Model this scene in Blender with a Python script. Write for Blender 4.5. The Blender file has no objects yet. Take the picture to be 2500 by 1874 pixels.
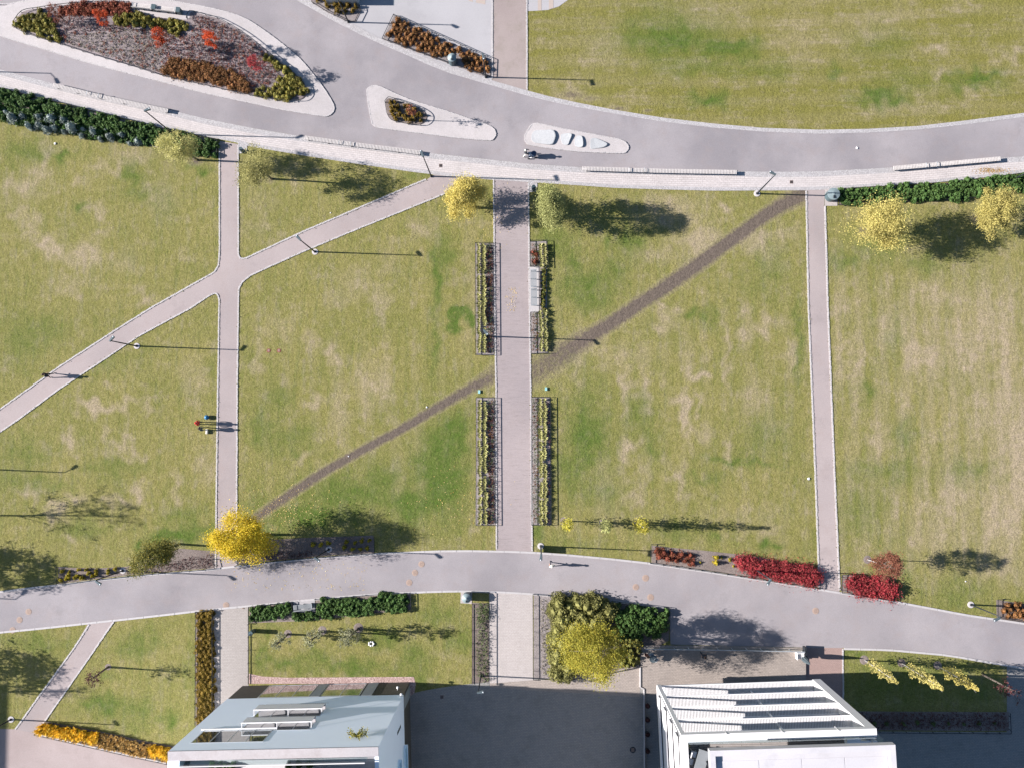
import bpy, math, random
import numpy as np
from mathutils import Vector, Matrix, noise
from mathutils.geometry import tessellate_polygon
RNG = random.Random(7)
NR = np.random.default_rng(7)
SC = bpy.context.scene
COL = SC.collection
# ---------------------------------------------------------------- camera (drone, 80 m up, looking almost straight down)
H = 80.0
W0, H0, F0 = 2500.0, 1874.0, 1950.0
_n = Vector((50, -103, -F0)).normalized()
CAMQ = _n.rotation_difference(Vector((0, 0, -1)))
CAMM = CAMQ.to_matrix()
cam = bpy.data.cameras.new('camera'); cam.sensor_width = 36; cam.lens = 36 * F0 / W0
cam.clip_start = 0.5; cam.clip_end = 2000
camo = bpy.data.objects.new('camera', cam); COL.objects.link(camo)
camo.location = (0, 0, H); camo.rotation_mode = 'QUATERNION'; camo.rotation_quaternion = CAMQ
SC.camera = camo

def P(px, py, z=0.0):
    """ground plan survey: photo pixel -> place on the level z"""
    d = CAMM @ Vector((px - W0/2, -(py - H0/2), -F0))
    t = (H - z) / -d.z
    return Vector((d.x*t, d.y*t, z))
# ---------------------------------------------------------------- light
_s = Vector((0, 0, 0))
for a, b in (((334,845),(588,848)), ((1188,190),(1448,193)), ((1190,821),(1453,829)), ((1178,1649),(1445,1659)), ((769,615),(1025,617))):
    _s += (P(*b) - P(*a)).normalized()
_s.normalize(); _s = Matrix.Rotation(math.radians(-1.0), 3, 'Z') @ _s
SUNV = Vector((_s.x, _s.y, -1/2.10)).normalized()
ELEV = math.asin(-SUNV.z)
world = bpy.data.worlds.new('World'); SC.world = world; world.use_nodes = True
wn = world.node_tree.nodes; wl = world.node_tree.links
sky = wn.new('ShaderNodeTexSky'); sky.sky_type = 'NISHITA'; sky.sun_disc = False
sky.sun_elevation = ELEV; sky.sun_rotation = math.atan2(-SUNV.x, -SUNV.y)
sky.air_density = 1.0; sky.dust_density = 0.6; sky.ozone_density = 3.5
wl.new(sky.outputs[0], wn['Background'].inputs[0]); wn['Background'].inputs[1].default_value = 0.050
sl = bpy.data.lights.new('sun', 'SUN'); sl.energy = 4.9; sl.angle = math.radians(0.53); sl.color = (1.0, 0.935, 0.90)
so = bpy.data.objects.new('sun', sl); COL.objects.link(so)
so.rotation_mode = 'QUATERNION'; so.rotation_quaternion = SUNV.to_track_quat('-Z', 'Y'); so.location = (-60, 10, 60)
SC.view_settings.view_transform = 'Standard'; SC.view_settings.look = 'None'
SC.view_settings.gamma = 1.0; SC.view_settings.use_curve_mapping = False
SC.view_settings.exposure = 1.54
SC.cycles.max_bounces = 6; SC.cycles.diffuse_bounces = 3; SC.cycles.transparent_max_bounces = 6
# ---------------------------------------------------------------- materials
class NT:
    def __init__(s, name, rough=0.85, spec=0.25):
        s.m = bpy.data.materials.new(name); s.m.use_nodes = True; s.t = s.m.node_tree
        s.b = s.t.nodes['Principled BSDF']; s.b.inputs['Roughness'].default_value = rough
        s.b.inputs['Specular IOR Level'].default_value = spec
        s._pos = None
    def n(s, typ, **k):
        o = s.t.nodes.new(typ)
        for a, v in k.items():
            if a[0] == 'i' and a[1:].isdigit(): s.put(o.inputs[int(a[1:])], v)
            else: setattr(o, a, v)
        return o
    def put(s, inp, v):
        if isinstance(v, bpy.types.NodeSocket): s.t.links.new(v, inp)
        elif isinstance(v, (tuple, list)) and len(v) == 3 and inp.type == 'RGBA': inp.default_value = (*v, 1)
        else: inp.default_value = v
    @property
    def pos(s):
        if s._pos is None: s._pos = s.n('ShaderNodeNewGeometry').outputs['Position']
        return s._pos
    def scaled(s, sc, src=None, rot=0):
        o = s.n('ShaderNodeMapping'); s.put(o.inputs[0], src or s.pos); o.inputs['Scale'].default_value = sc; o.inputs['Rotation'].default_value = (0, 0, rot)
        return o.outputs[0]
    def noise(s, scale, detail=3, rough=0.55, vec=None, dist=0.0):
        o = s.n('ShaderNodeTexNoise'); s.put(o.inputs['Vector'], vec or s.pos)
        o.inputs['Scale'].default_value = scale; o.inputs['Detail'].default_value = detail
        o.inputs['Roughness'].default_value = rough; o.inputs['Distortion'].default_value = dist
        return o.outputs[0]
    def ramp(s, fac, lo, hi, a=0.0, b=1.0):
        o = s.n('ShaderNodeMapRange'); s.put(o.inputs[0], fac)
        for i, v in ((1, lo), (2, hi), (3, a), (4, b)): s.put(o.inputs[i], v)
        return o.outputs[0]
    def mix(s, fac, a, b, mode='MIX'):
        o = s.n('ShaderNodeMix', data_type='RGBA', blend_type=mode)
        s.put(o.inputs[0], fac); s.put(o.inputs[6], a); s.put(o.inputs[7], b)
        return o.outputs[2]
    def math(s, op, a, b=0.0):
        o = s.n('ShaderNodeMath', operation=op); s.put(o.inputs[0], a); s.put(o.inputs[1], b)
        return o.outputs[0]
    def attr(s, name):
        return s.n('ShaderNodeAttribute', attribute_name=name).outputs['Fac']
    def bump(s, h, strength=0.5, dist=0.05):
        o = s.n('ShaderNodeBump'); s.put(o.inputs['Height'], h); o.inputs['Strength'].default_value = strength
        o.inputs['Distance'].default_value = dist; s.t.links.new(o.outputs[0], s.b.inputs['Normal'])
    def col(s, c): s.put(s.b.inputs['Base Color'], c); return s.m

def plain(name, c, rough=0.8, var=0.12, scale=3.0, metal=0.0, spec=0.3):
    t = NT(name, rough, spec); k = t.noise(scale, 4)
    c2 = tuple(x*(1-var) for x in c); c3 = tuple(min(1, x*(1+var)) for x in c)
    t.b.inputs['Metallic'].default_value = metal
    return t.col(t.mix(k, c2, c3))

def grass_mat():
    t = NT('lawn_grass', 0.95, 0.1)
    fine = t.noise(4.6, 4, 0.8); mid = t.noise(1.5, 6, 0.72); big = t.noise(0.16, 4, 0.6); tiny = t.noise(11, 2, 0.6)
    sp = t.noise(0.55, 5, 0.7)
    sv_ = t.noise(1.0, 4, 0.65, vec=t.scaled((2.4, 0.22, 1))); sh_ = t.noise(1.0, 4, 0.65, vec=t.scaled((0.2, 2.4, 1)))
    hz = t.attr('horiz'); streak = t.math('ADD', t.math('MULTIPLY', sv_, t.math('SUBTRACT', 1.0, hz)), t.math('MULTIPLY', sh_, hz))
    base = t.mix(t.ramp(mid, 0.32, 0.68), (0.160,0.150,0.042), (0.240,0.210,0.088))
    base = t.mix(t.ramp(big, 0.35, 0.65, 0, 0.40), base, (0.118,0.130,0.032)); base = t.mix(t.ramp(t.noise(0.42, 5, 0.7), 0.52, 0.72, 0, 0.32), base, (0.092,0.116,0.024))
    base = t.mix(t.ramp(streak, 0.48, 0.68, 0, 0.6), base, (0.105,0.125,0.030))
    base = t.mix(t.math('MULTIPLY', hz, 0.65), base, (0.158,0.142,0.034))
    dryf = t.math('ADD', t.attr('dry'), t.ramp(t.math('ADD', t.math('MULTIPLY', sp, 0.6), t.math('MULTIPLY', streak, 0.4)), 0.50, 0.70, 0, 0.75))
    dryf = t.math('MULTIPLY', t.ramp(dryf, 0.05, 0.95), t.ramp(mid, 0.2, 0.62, 0.45, 1.0))
    base = t.mix(dryf, base, (0.295,0.240,0.165))
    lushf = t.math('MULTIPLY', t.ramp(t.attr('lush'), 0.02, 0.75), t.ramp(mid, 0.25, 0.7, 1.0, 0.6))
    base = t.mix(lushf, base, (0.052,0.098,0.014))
    sv = t.math('ADD', t.attr('soil'), t.ramp(t.noise(2.6, 4, 0.7), 0.25, 0.75, -0.42, 0.42))
    soilf = t.ramp(sv, 0.12, 0.95, 0, 0.93)
    pale = t.ramp(t.attr('soil'), 0.01, 0.25, 0, 0.45)
    base = t.mix(pale, base, (0.245,0.215,0.115))
    dark = t.mix(t.ramp(fine, 0.3, 0.7), (0.070,0.054,0.046), (0.140,0.112,0.098))
    vary = t.ramp(t.math('MULTIPLY', fine, tiny), 0.12, 0.38, 0.60, 1.36)
    gr = t.mix(1.0, base, t.n('ShaderNodeCombineColor', i0=vary, i1=vary, i2=vary).outputs[0], 'MULTIPLY')
    t.bump(t.math('ADD', t.math('MULTIPLY', fine, 0.6), t.math('MULTIPLY', mid, 1.0)), 0.9, 0.11)
    return t.col(t.mix(soilf, gr, dark))

def asphalt_mat(name, a, b, streak=0.0, bumps=0.25, grain=0.10, warm=(0.24,0.20,0.19)):
    t = NT(name, 0.92, 0.15)
    g = t.noise(16, 3, 0.7); m_ = t.noise(0.13, 4, 0.6); st = t.noise(0.55, 5, 0.7)
    c = t.mix(t.ramp(m_, 0.38, 0.62), a, b); c = t.mix(t.ramp(t.noise(0.045, 3, 0.6), 0.45, 0.62, 0, 0.55), c, tuple(x*1.12 for x in b)); c = t.mix(t.ramp(t.noise(0.3, 5, 0.75), 0.56, 0.72, 0, 0.35), c, tuple(x*0.72 for x in a))
    c = t.mix(t.ramp(st, 0.5, 0.8, 0, 0.5), c, warm)
    if streak:
        s1 = t.noise(1.0, 5, 0.75, vec=t.scaled((0.8, 9.0, 1)), dist=1.2)
        c = t.mix(t.ramp(s1, 0.50, 0.72, 0, streak), c, tuple(x*0.35 for x in a))
    v = t.ramp(g, 0.25, 0.75, 1-grain*1.6, 1+grain*1.6)
    c = t.mix(1.0, c, t.n('ShaderNodeCombineColor', i0=v, i1=v, i2=v).outputs[0], 'MULTIPLY')
    t.bump(g, bumps, 0.02)
    return t.col(c)

def brick_mat(name, c1, c2, mortar, w, h, uv=True, stain_or_light=0.3, bumps=0.5, msize=0.012, off=0.5, rot=0):
    t = NT(name, 0.85, 0.2)
    vec = t.n('ShaderNodeTexCoord').outputs['UV'] if uv else t.scaled((1,1,1), rot=rot)
    b = t.n('ShaderNodeTexBrick'); t.put(b.inputs['Vector'], vec); b.offset = off
    b.inputs['Scale'].default_value = 1.0; b.inputs['Brick Width'].default_value = w; b.inputs['Row Height'].default_value = h
    b.inputs['Mortar Size'].default_value = msize; b.inputs['Mortar Smooth'].default_value = 0.3
    t.put(b.inputs['Color1'], c1); t.put(b.inputs['Color2'], c2); t.put(b.inputs['Mortar'], mortar)
    k = t.noise(0.5, 5, 0.7); g = t.noise(11, 3, 0.7)
    c = t.mix(t.ramp(k, 0.5, 0.8, 0, stain_or_light), b.outputs[0], tuple(x*0.5 for x in c1))
    v = t.ramp(g, 0.25, 0.75, 0.82, 1.18)
    c = t.mix(1.0, c, t.n('ShaderNodeCombineColor', i0=v, i1=v, i2=v).outputs[0], 'MULTIPLY')
    hgt = t.math('SUBTRACT', t.math('MULTIPLY', g, 0.4), b.outputs['Fac'])
    t.bump(hgt, bumps, 0.02)
    return t.col(c)

def cobble_mat(name, c1, c2, gap, size=0.11):
    t = NT(name, 0.85, 0.2)
    v = t.n('ShaderNodeTexVoronoi', feature='F1'); t.put(v.inputs['Vector'], t.pos); v.inputs['Scale'].default_value = 1/size; v.inputs['Randomness'].default_value = 0.75
    e = t.n('ShaderNodeTexVoronoi', feature='DISTANCE_TO_EDGE'); t.put(e.inputs['Vector'], t.pos); e.inputs['Scale'].default_value = 1/size; e.inputs['Randomness'].default_value = 0.75
    sep = t.n('ShaderNodeSeparateColor'); t.put(sep.inputs[0], v.outputs['Color'])
    c = t.mix(sep.outputs[0], c1, c2)
    c = t.mix(t.ramp(e.outputs['Distance'], 0.02, 0.12, 1, 0), c, gap)
    t.bump(t.ramp(e.outputs['Distance'], 0, 0.3), 0.5, 0.03)
    return t.col(c)

def leaf_mat(name, cols, trans=0.25, objvar=0.25):
    trans = min(0.4, trans*1.1)
    t = NT(name, 0.7, 0.2)
    geo = t.n('ShaderNodeNewGeometry'); r = geo.outputs['Random Per Island']
    cr = t.n('ShaderNodeValToRGB'); t.put(cr.inputs[0], r)
    el = cr.color_ramp.elements
    while len(el) < len(cols): el.new(0.5)
    for i, c in enumerate(cols):
        el[i].position = i/max(1, len(cols)-1); el[i].color = (*c, 1)
    oi = t.n('ShaderNodeObjectInfo').outputs['Random']
    n1 = t.noise(0.9, 3)
    v = t.math('MULTIPLY', t.ramp(oi, 0, 1, 1-objvar, 1+objvar), t.ramp(n1, 0.3, 0.7, 0.8, 1.2))
    c = t.mix(1.0, cr.outputs[0], t.n('ShaderNodeCombineColor', i0=v, i1=v, i2=v).outputs[0], 'MULTIPLY')
    t.col(c)
    tr = t.n('ShaderNodeBsdfTranslucent'); t.put(tr.inputs[0], c)
    ms = t.n('ShaderNodeMixShader'); ms.inputs[0].default_value = trans
    t.t.links.new(t.b.outputs[0], ms.inputs[1]); t.t.links.new(tr.outputs[0], ms.inputs[2])
    t.t.links.new(ms.outputs[0], t.t.nodes['Material Output'].inputs[0])
    return t.m

def glass_mat(name, c=(0.03,0.04,0.045), mirror=0.55, rough=0.03):
    t = NT(name, 0.2, 0.5); t.col(c)
    g = t.n('ShaderNodeBsdfGlossy'); g.inputs[0].default_value = (0.85,0.9,0.92,1); g.inputs[1].default_value = rough
    ms = t.n('ShaderNodeMixShader'); ms.inputs[0].default_value = mirror
    t.t.links.new(t.b.outputs[0], ms.inputs[1]); t.t.links.new(g.outputs[0], ms.inputs[2])
    t.t.links.new(ms.outputs[0], t.t.nodes['Material Output'].inputs[0])
    return t.m

def clear_glass(name):
    t = NT(name)
    tr = t.n('ShaderNodeBsdfTransparent'); tr.inputs[0].default_value = (0.86,0.93,0.93,1)
    g = t.n('ShaderNodeBsdfGlossy'); g.inputs[0].default_value = (0.8,0.85,0.9,1); g.inputs[1].default_value = 0.05
    ms = t.n('ShaderNodeMixShader'); ms.inputs[0].default_value = 0.14
    t.t.links.new(tr.outputs[0], ms.inputs[1]); t.t.links.new(g.outputs[0], ms.inputs[2])
    t.t.links.new(ms.outputs[0], t.t.nodes['Material Output'].inputs[0])
    return t.m

M = {}
M['grass'] = grass_mat()
M['asphalt'] = asphalt_mat('asphalt', (0.200,0.187,0.196), (0.262,0.243,0.249))
M['path_pink'] = asphalt_mat('path_pink', (0.255,0.222,0.218), (0.300,0.258,0.250), warm=(0.27,0.215,0.20))
M['path_centre'] = asphalt_mat('path_centre', (0.255,0.222,0.222), (0.290,0.250,0.246), streak=0.38)
M['path_brown'] = asphalt_mat('path_brown', (0.235,0.195,0.185), (0.270,0.230,0.215), warm=(0.16,0.145,0.105))
M['plaza_pink'] = asphalt_mat('plaza_pink', (0.270,0.222,0.212), (0.310,0.262,0.252))
M['red_gravel'] = cobble_mat('red_gravel', (0.34,0.24,0.22), (0.46,0.35,0.32), (0.2,0.13,0.12), 0.16)
M['concrete'] = asphalt_mat('concrete', (0.340,0.318,0.315), (0.395,0.368,0.362), warm=(0.30,0.28,0.26), grain=0.14)
M['concrete_light'] = asphalt_mat('concrete_light', (0.290,0.283,0.290), (0.325,0.318,0.325), warm=(0.34,0.33,0.33), grain=0.07)
M['slab'] = brick_mat('promenade_slab', (0.455,0.420,0.408), (0.41,0.38,0.37), (0.31,0.275,0.26), 0.42, 0.21, stain_or_light=0.35)
M['cobble'] = cobble_mat('cobble', (0.32,0.31,0.312), (0.47,0.455,0.458), (0.22,0.205,0.20))
M['stone_white'] = plain('granite_edging', (0.40,0.38,0.375), 0.8, 0.18, 5)
M['kerb'] = plain('kerb_granite', (0.37,0.355,0.355), 0.8, 0.15, 3)
M['paver'] = brick_mat('beige_paver', (0.325,0.30,0.28), (0.30,0.275,0.257), (0.265,0.235,0.215), 0.3, 0.15, uv=False, stain_or_light=0.25)
M['paver_light'] = brick_mat('light_paver', (0.385,0.352,0.338), (0.355,0.325,0.31), (0.31,0.28,0.265), 0.3, 0.15, uv=False, stain_or_light=0.3)
M['paver_grey'] = brick_mat('grey_paver', (0.250,0.238,0.222), (0.215,0.212,0.206), (0.15,0.148,0.142), 0.3, 0.15, uv=False, stain_or_light=0.6, rot=0.05)  # strong mottling also stands in for soft reflected light patches on the court
M['paver_warm'] = brick_mat('warm_paver', (0.300,0.262,0.232), (0.262,0.230,0.205), (0.20,0.17,0.15), 0.3, 0.15, uv=False, stain_or_light=0.35, rot=0.05)
M['paver_pink'] = brick_mat('pink_paver', (0.31,0.222,0.198), (0.28,0.20,0.18), (0.22,0.16,0.14), 0.22, 0.11, uv=False, stain_or_light=0.2)
M['tan_stone'] = plain('tan_stone', (0.34,0.285,0.25), 0.85, 0.1, 4)
M['mulch_mauve'] = asphalt_mat('mauve_mulch', (0.155,0.128,0.128), (0.25,0.215,0.215), grain=0.45, bumps=0.9, warm=(0.13,0.11,0.10))
M['soil'] = asphalt_mat('bed_soil', (0.125,0.100,0.090), (0.19,0.16,0.145), grain=0.4, bumps=0.9, warm=(0.08,0.06,0.05))
M['mulch_pale'] = asphalt_mat('bed_mulch', (0.17,0.15,0.145), (0.25,0.225,0.22), grain=0.45, bumps=0.9, warm=(0.12,0.10,0.09))
M['boulder'] = asphalt_mat('polished_boulder', (0.27,0.285,0.295), (0.36,0.365,0.37), grain=0.16, warm=(0.25,0.27,0.28))
M['dark_metal'] = plain('dark_metal', (0.022,0.026,0.032), 0.5, 0.2, 3, metal=0.3)
M['grey_metal'] = plain('grey_metal', (0.10,0.13,0.145), 0.45, 0.15, 3, metal=0.4)
M['pale_metal'] = plain('pale_metal', (0.42,0.45,0.47), 0.4, 0.1, 3, metal=0.3)
M['bin_green'] = plain('bin_green', (0.055,0.085,0.095), 0.45, 0.15, 3)
M['cone_grey'] = plain('cone_grey', (0.17,0.215,0.225), 0.45, 0.12, 2)
M['rust'] = plain('rusty_iron', (0.30,0.225,0.185), 0.8, 0.25, 9)
M['rust_dark'] = plain('dull_iron', (0.22,0.165,0.14), 0.8, 0.25, 9)
M['slat'] = plain('weathered_wood', (0.47,0.44,0.42), 0.8, 0.2, 4)
M['slat_grey'] = plain('grey_wood', (0.20,0.215,0.225), 0.8, 0.2, 2)
M['bark'] = plain('bark', (0.10,0.085,0.07), 0.9, 0.3, 6)
M['bark_pale'] = plain('pale_bark', (0.38,0.37,0.36), 0.9, 0.25, 6)
M['white'] = plain('white_paint', (0.64,0.635,0.64), 0.5, 0.05, 1)
M['roof_white'] = asphalt_mat('roof_membrane', (0.40,0.39,0.405), (0.45,0.44,0.455), grain=0.05, warm=(0.38,0.37,0.38))
M['plaster'] = plain('blue_grey_plaster', (0.77,0.84,0.93), 0.8, 0.03, 0.6)
M['plaster_top'] = asphalt_mat('parapet_stone', (0.33,0.32,0.335), (0.38,0.36,0.37), grain=0.12)
M['clad'] = brick_mat('brown_cladding', (0.075,0.066,0.055), (0.060,0.054,0.046), (0.04,0.035,0.03), 0.5, 0.12, uv=False, stain_or_light=0.2)
M['glass'] = glass_mat('window_glass')
M['glass_dark'] = glass_mat('dark_glass', (0.02,0.03,0.035), 0.3)
M['clear'] = clear_glass('railing_glass')
M['wood_warm'] = brick_mat('warm_boards', (0.36,0.22,0.12), (0.30,0.18,0.10), (0.12,0.08,0.05), 2.0, 0.14, uv=False, stain_or_light=0.2)
M['deck'] = brick_mat('grey_decking', (0.30,0.275,0.26), (0.26,0.24,0.23), (0.10,0.09,0.085), 3.0, 0.14, uv=False, stain_or_light=0.2, msize=0.018)
M['red_cloth'] = plain('red_cloth', (0.55,0.03,0.03), 0.8)
M['dark_cloth'] = plain('dark_cloth', (0.02,0.025,0.035), 0.85)
M['green_cloth'] = plain('green_grey_cloth', (0.07,0.10,0.10), 0.85)
M['navy_cloth'] = plain('navy_cloth', (0.02,0.045,0.10), 0.7)
M['white_cloth'] = plain('white_cloth', (0.62,0.58,0.52), 0.85)
M['beige_cloth'] = plain('beige_cloth', (0.40,0.33,0.25), 0.85)
M['skin'] = plain('skin', (0.45,0.27,0.19), 0.6)
M['hair'] = plain('hair', (0.05,0.03,0.02), 0.7)
M['blue'] = plain('blue_rubber', (0.02,0.13,0.26), 0.4)
M['turq'] = plain('turquoise_paint', (0.22,0.42,0.42), 0.6)
M['terracotta'] = plain('terracotta', (0.20,0.06,0.04), 0.7)
M['brown_pot'] = plain('brown_pot', (0.05,0.03,0.025), 0.6)
# foliage
M['f_box'] = leaf_mat('boxwood_leaves', [(0.035,0.072,0.018),(0.065,0.125,0.030),(0.10,0.165,0.045)], 0.12)
M['f_spruce'] = leaf_mat('blue_spruce_needles', [(0.10,0.135,0.12),(0.19,0.23,0.21),(0.27,0.30,0.275)], 0.08)
M['f_olive'] = leaf_mat('olive_leaves', [(0.13,0.12,0.02),(0.24,0.20,0.04),(0.18,0.17,0.04)], 0.2)
M['f_gold'] = leaf_mat('golden_leaves', [(0.110,0.070,0.010),(0.215,0.140,0.020),(0.150,0.125,0.022)], 0.2)
M['f_orange'] = leaf_mat('orange_leaves', [(0.110,0.050,0.022),(0.235,0.105,0.038),(0.200,0.125,0.045)], 0.2)
M['f_red'] = leaf_mat('red_leaves', [(0.16,0.014,0.022),(0.36,0.035,0.045),(0.28,0.06,0.06),(0.20,0.05,0.035)], 0.2)
M['f_rust'] = leaf_mat('rust_red_leaves', [(0.140,0.035,0.022),(0.240,0.070,0.040),(0.180,0.085,0.040)], 0.2)
M['f_scarlet'] = leaf_mat('scarlet_leaves', [(0.42,0.055,0.015),(0.54,0.10,0.025),(0.34,0.05,0.03)], 0.25)
M['f_yshrub'] = leaf_mat('yellow_green_leaves', [(0.22,0.21,0.02),(0.34,0.24,0.015),(0.20,0.24,0.03)], 0.2)
M['f_yellow'] = leaf_mat('yellow_leaves', [(0.50,0.43,0.12),(0.63,0.52,0.16),(0.42,0.38,0.10)], 0.3)
M['f_yellow2'] = leaf_mat('lemon_leaves', [(0.42,0.375,0.12),(0.53,0.45,0.15),(0.36,0.335,0.11)], 0.3)
M['f_gold7'] = leaf_mat('amber_leaves', [(0.46,0.345,0.02),(0.60,0.43,0.035),(0.33,0.30,0.025),(0.52,0.38,0.02)], 0.25)
M['f_pale'] = leaf_mat('pale_yellow_green_leaves', [(0.34,0.33,0.12),(0.46,0.43,0.17),(0.38,0.36,0.14)], 0.3)
M['f_green'] = leaf_mat('light_green_leaves', [(0.26,0.285,0.10),(0.38,0.385,0.15),(0.31,0.32,0.12)], 0.25)
M['f_ygreen'] = leaf_mat('yellow_green_tree_leaves', [(0.24,0.235,0.03),(0.36,0.325,0.05),(0.28,0.27,0.04),(0.40,0.31,0.04)], 0.25)
M['f_oliveb'] = leaf_mat('olive_bush_leaves', [(0.12,0.125,0.04),(0.22,0.21,0.07),(0.17,0.17,0.055)], 0.2)
M['f_dusky'] = leaf_mat('dusky_olive_leaves', [(0.07,0.09,0.022),(0.16,0.16,0.045),(0.28,0.22,0.03)], 0.2)
M['f_copper'] = leaf_mat('copper_leaves', [(0.19,0.065,0.045),(0.27,0.105,0.065),(0.22,0.10,0.06)], 0.2)
M['f_maroon'] = leaf_mat('maroon_leaves', [(0.060,0.020,0.022),(0.105,0.035,0.036),(0.085,0.040,0.035)], 0.15)
M['f_purple'] = leaf_mat('purple_leaves', [(0.07,0.022,0.026),(0.16,0.060,0.058),(0.30,0.24,0.235),(0.09,0.035,0.04),(0.20,0.10,0.07)], 0.1)
M['f_silver'] = leaf_mat('dry_heather', [(0.18,0.145,0.13),(0.30,0.255,0.24),(0.15,0.15,0.07),(0.22,0.20,0.12)], 0.1)
M['f_ggrass'] = leaf_mat('ornamental_grass_blades', [(0.27,0.28,0.10),(0.40,0.38,0.16),(0.32,0.31,0.12)], 0.2)
M['f_ygrass'] = leaf_mat('yellow_grass_blades', [(0.52,0.31,0.02),(0.66,0.42,0.03),(0.46,0.30,0.04)], 0.2)
M['f_bgrass'] = leaf_mat('brown_grass_blades', [(0.30,0.17,0.045),(0.48,0.31,0.11),(0.38,0.25,0.08)], 0.2)
M['f_plant'] = leaf_mat('dark_plant_leaves', [(0.045,0.075,0.025),(0.090,0.125,0.045),(0.12,0.12,0.06)], 0.15)
M['f_white'] = leaf_mat('whitish_green_leaves', [(0.19,0.20,0.12),(0.27,0.27,0.17),(0.16,0.17,0.08)], 0.25)
M['f_fallen'] = leaf_mat('fallen_leaves', [(0.55,0.40,0.12),(0.62,0.50,0.25),(0.50,0.30,0.06)], 0.1)
# ---------------------------------------------------------------- mesh helpers
class MB:
    def __init__(s): s.v = []; s.f = []
    def quad(s, a, b, c, d):
        n = len(s.v); s.v += [tuple(a), tuple(b), tuple(c), tuple(d)]; s.f.append((n, n+1, n+2, n+3))
    def box(s, x0, x1, y0, y1, z0, z1):
        n = len(s.v)
        s.v += [(x0,y0,z0),(x1,y0,z0),(x1,y1,z0),(x0,y1,z0),(x0,y0,z1),(x1,y0,z1),(x1,y1,z1),(x0,y1,z1)]
        s.f += [(n,n+3,n+2,n+1),(n+4,n+5,n+6,n+7),(n,n+1,n+5,n+4),(n+1,n+2,n+6,n+5),(n+2,n+3,n+7,n+6),(n+3,n,n+4,n+7)]
    def bar(s, a, b, w, h=None):
        """square bar between two points"""
        h = h or w; a = Vector(a); b = Vector(b); d = (b-a).normalized()
        up = Vector((0,0,1)) if abs(d.z) < 0.95 else Vector((1,0,0))
        x = d.cross(up).normalized()*w/2; y = x.normalized().cross(d)*h/2
        n = len(s.v)
        for p in (a, b): s.v += [tuple(p-x-y), tuple(p+x-y), tuple(p+x+y), tuple(p-x+y)]
        s.f += [(n,n+3,n+2,n+1),(n+4,n+5,n+6,n+7)] + [(n+i, n+(i+1)%4, n+4+(i+1)%4, n+4+i) for i in range(4)]
    def tube(s, pts, rad, seg=8, cap=True):
        pts = [Vector(p) for p in pts]; n0 = len(s.v)
        for i, p in enumerate(pts):
            d = (pts[min(i+1, len(pts)-1)] - pts[max(i-1, 0)]).normalized()
            up = Vector((0,0,1)) if abs(d.z) < 0.9 else Vector((1,0,0))
            x = d.cross(up).normalized(); y = x.cross(d)
            for k in range(seg):
                a = 2*math.pi*k/seg; s.v.append(tuple(p + (x*math.cos(a) + y*math.sin(a))*rad[i]))
        for i in range(len(pts)-1):
            for k in range(seg):
                a = n0+i*seg+k; b = n0+i*seg+(k+1)%seg; s.f.append((a, b, b+seg, a+seg))
        if cap:
            s.f.append(tuple(n0+k for k in range(seg))[::-1]); s.f.append(tuple(n0+(len(pts)-1)*seg+k for k in range(seg)))
    def lathe(s, c, prof, seg=20):
        """prof: (radius, z) from bottom to top"""
        n0 = len(s.v); c = Vector(c)
        for r, z in prof:
            for k in range(seg):
                a = 2*math.pi*k/seg; s.v.append((c.x+r*math.cos(a), c.y+r*math.sin(a), c.z+z))
        for i in range(len(prof)-1):
            for k in range(seg):
                a = n0+i*seg+k; b = n0+i*seg+(k+1)%seg; s.f.append((a, b, b+seg, a+seg))
        s.f.append(tuple(n0+(len(prof)-1)*seg+k for k in range(seg)))
    def prism(s, pts, z0, z1):
        """pts: world xy ring"""
        pts = [Vector((p[0], p[1], 0)) for p in pts]
        ar = sum(pts[i].x*pts[(i+1)%len(pts)].y - pts[(i+1)%len(pts)].x*pts[i].y for i in range(len(pts)))
        if ar < 0: pts = pts[::-1]
        n = len(s.v); N = len(pts)
        for z in (z0, z1): s.v += [(p.x, p.y, z) for p in pts]
        for t in tessellate_polygon([pts]):
            a, b, c = t
            if (pts[b]-pts[a]).cross(pts[c]-pts[a]).z < 0: a, c = c, a
            s.f.append((n+N+a, n+N+b, n+N+c))
        for i in range(N): s.f.append((n+i, n+(i+1)%N, n+N+(i+1)%N, n+N+i))
    def ball(s, c, r, sub=8, sz=1.0, lump=0.0, seed=0):
        c = Vector(c); n0 = len(s.v); R = sub
        for i in range(R+1):
            th = math.pi*i/R
            for k in range(R*2):
                ph = math.pi*k/R
                d = Vector((math.sin(th)*math.cos(ph), math.sin(th)*math.sin(ph), math.cos(th)*sz))
                q = r*(1+lump*(noise.noise(d*2.2+Vector((seed,seed*1.7,0)))))
                s.v.append(tuple(c+d*q))
        for i in range(R):
            for k in range(R*2):
                a = n0+i*R*2+k; b = n0+i*R*2+(k+1)%(R*2); s.f.append((a, a+R*2, b+R*2, b))
    def mesh(s, name, mat, smooth=False):
        me = bpy.data.meshes.new(name); me.from_pydata(s.v, [], s.f)
        if mat: me.materials.append(mat)
        if smooth: me.polygons.foreach_set('use_smooth', [True]*len(me.polygons))
        me.update(); return me
    def obj(s, name, mat, parent=None, smooth=False, kind=None):
        return link(name, s.mesh(name, mat, smooth), parent, kind=kind)

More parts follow.
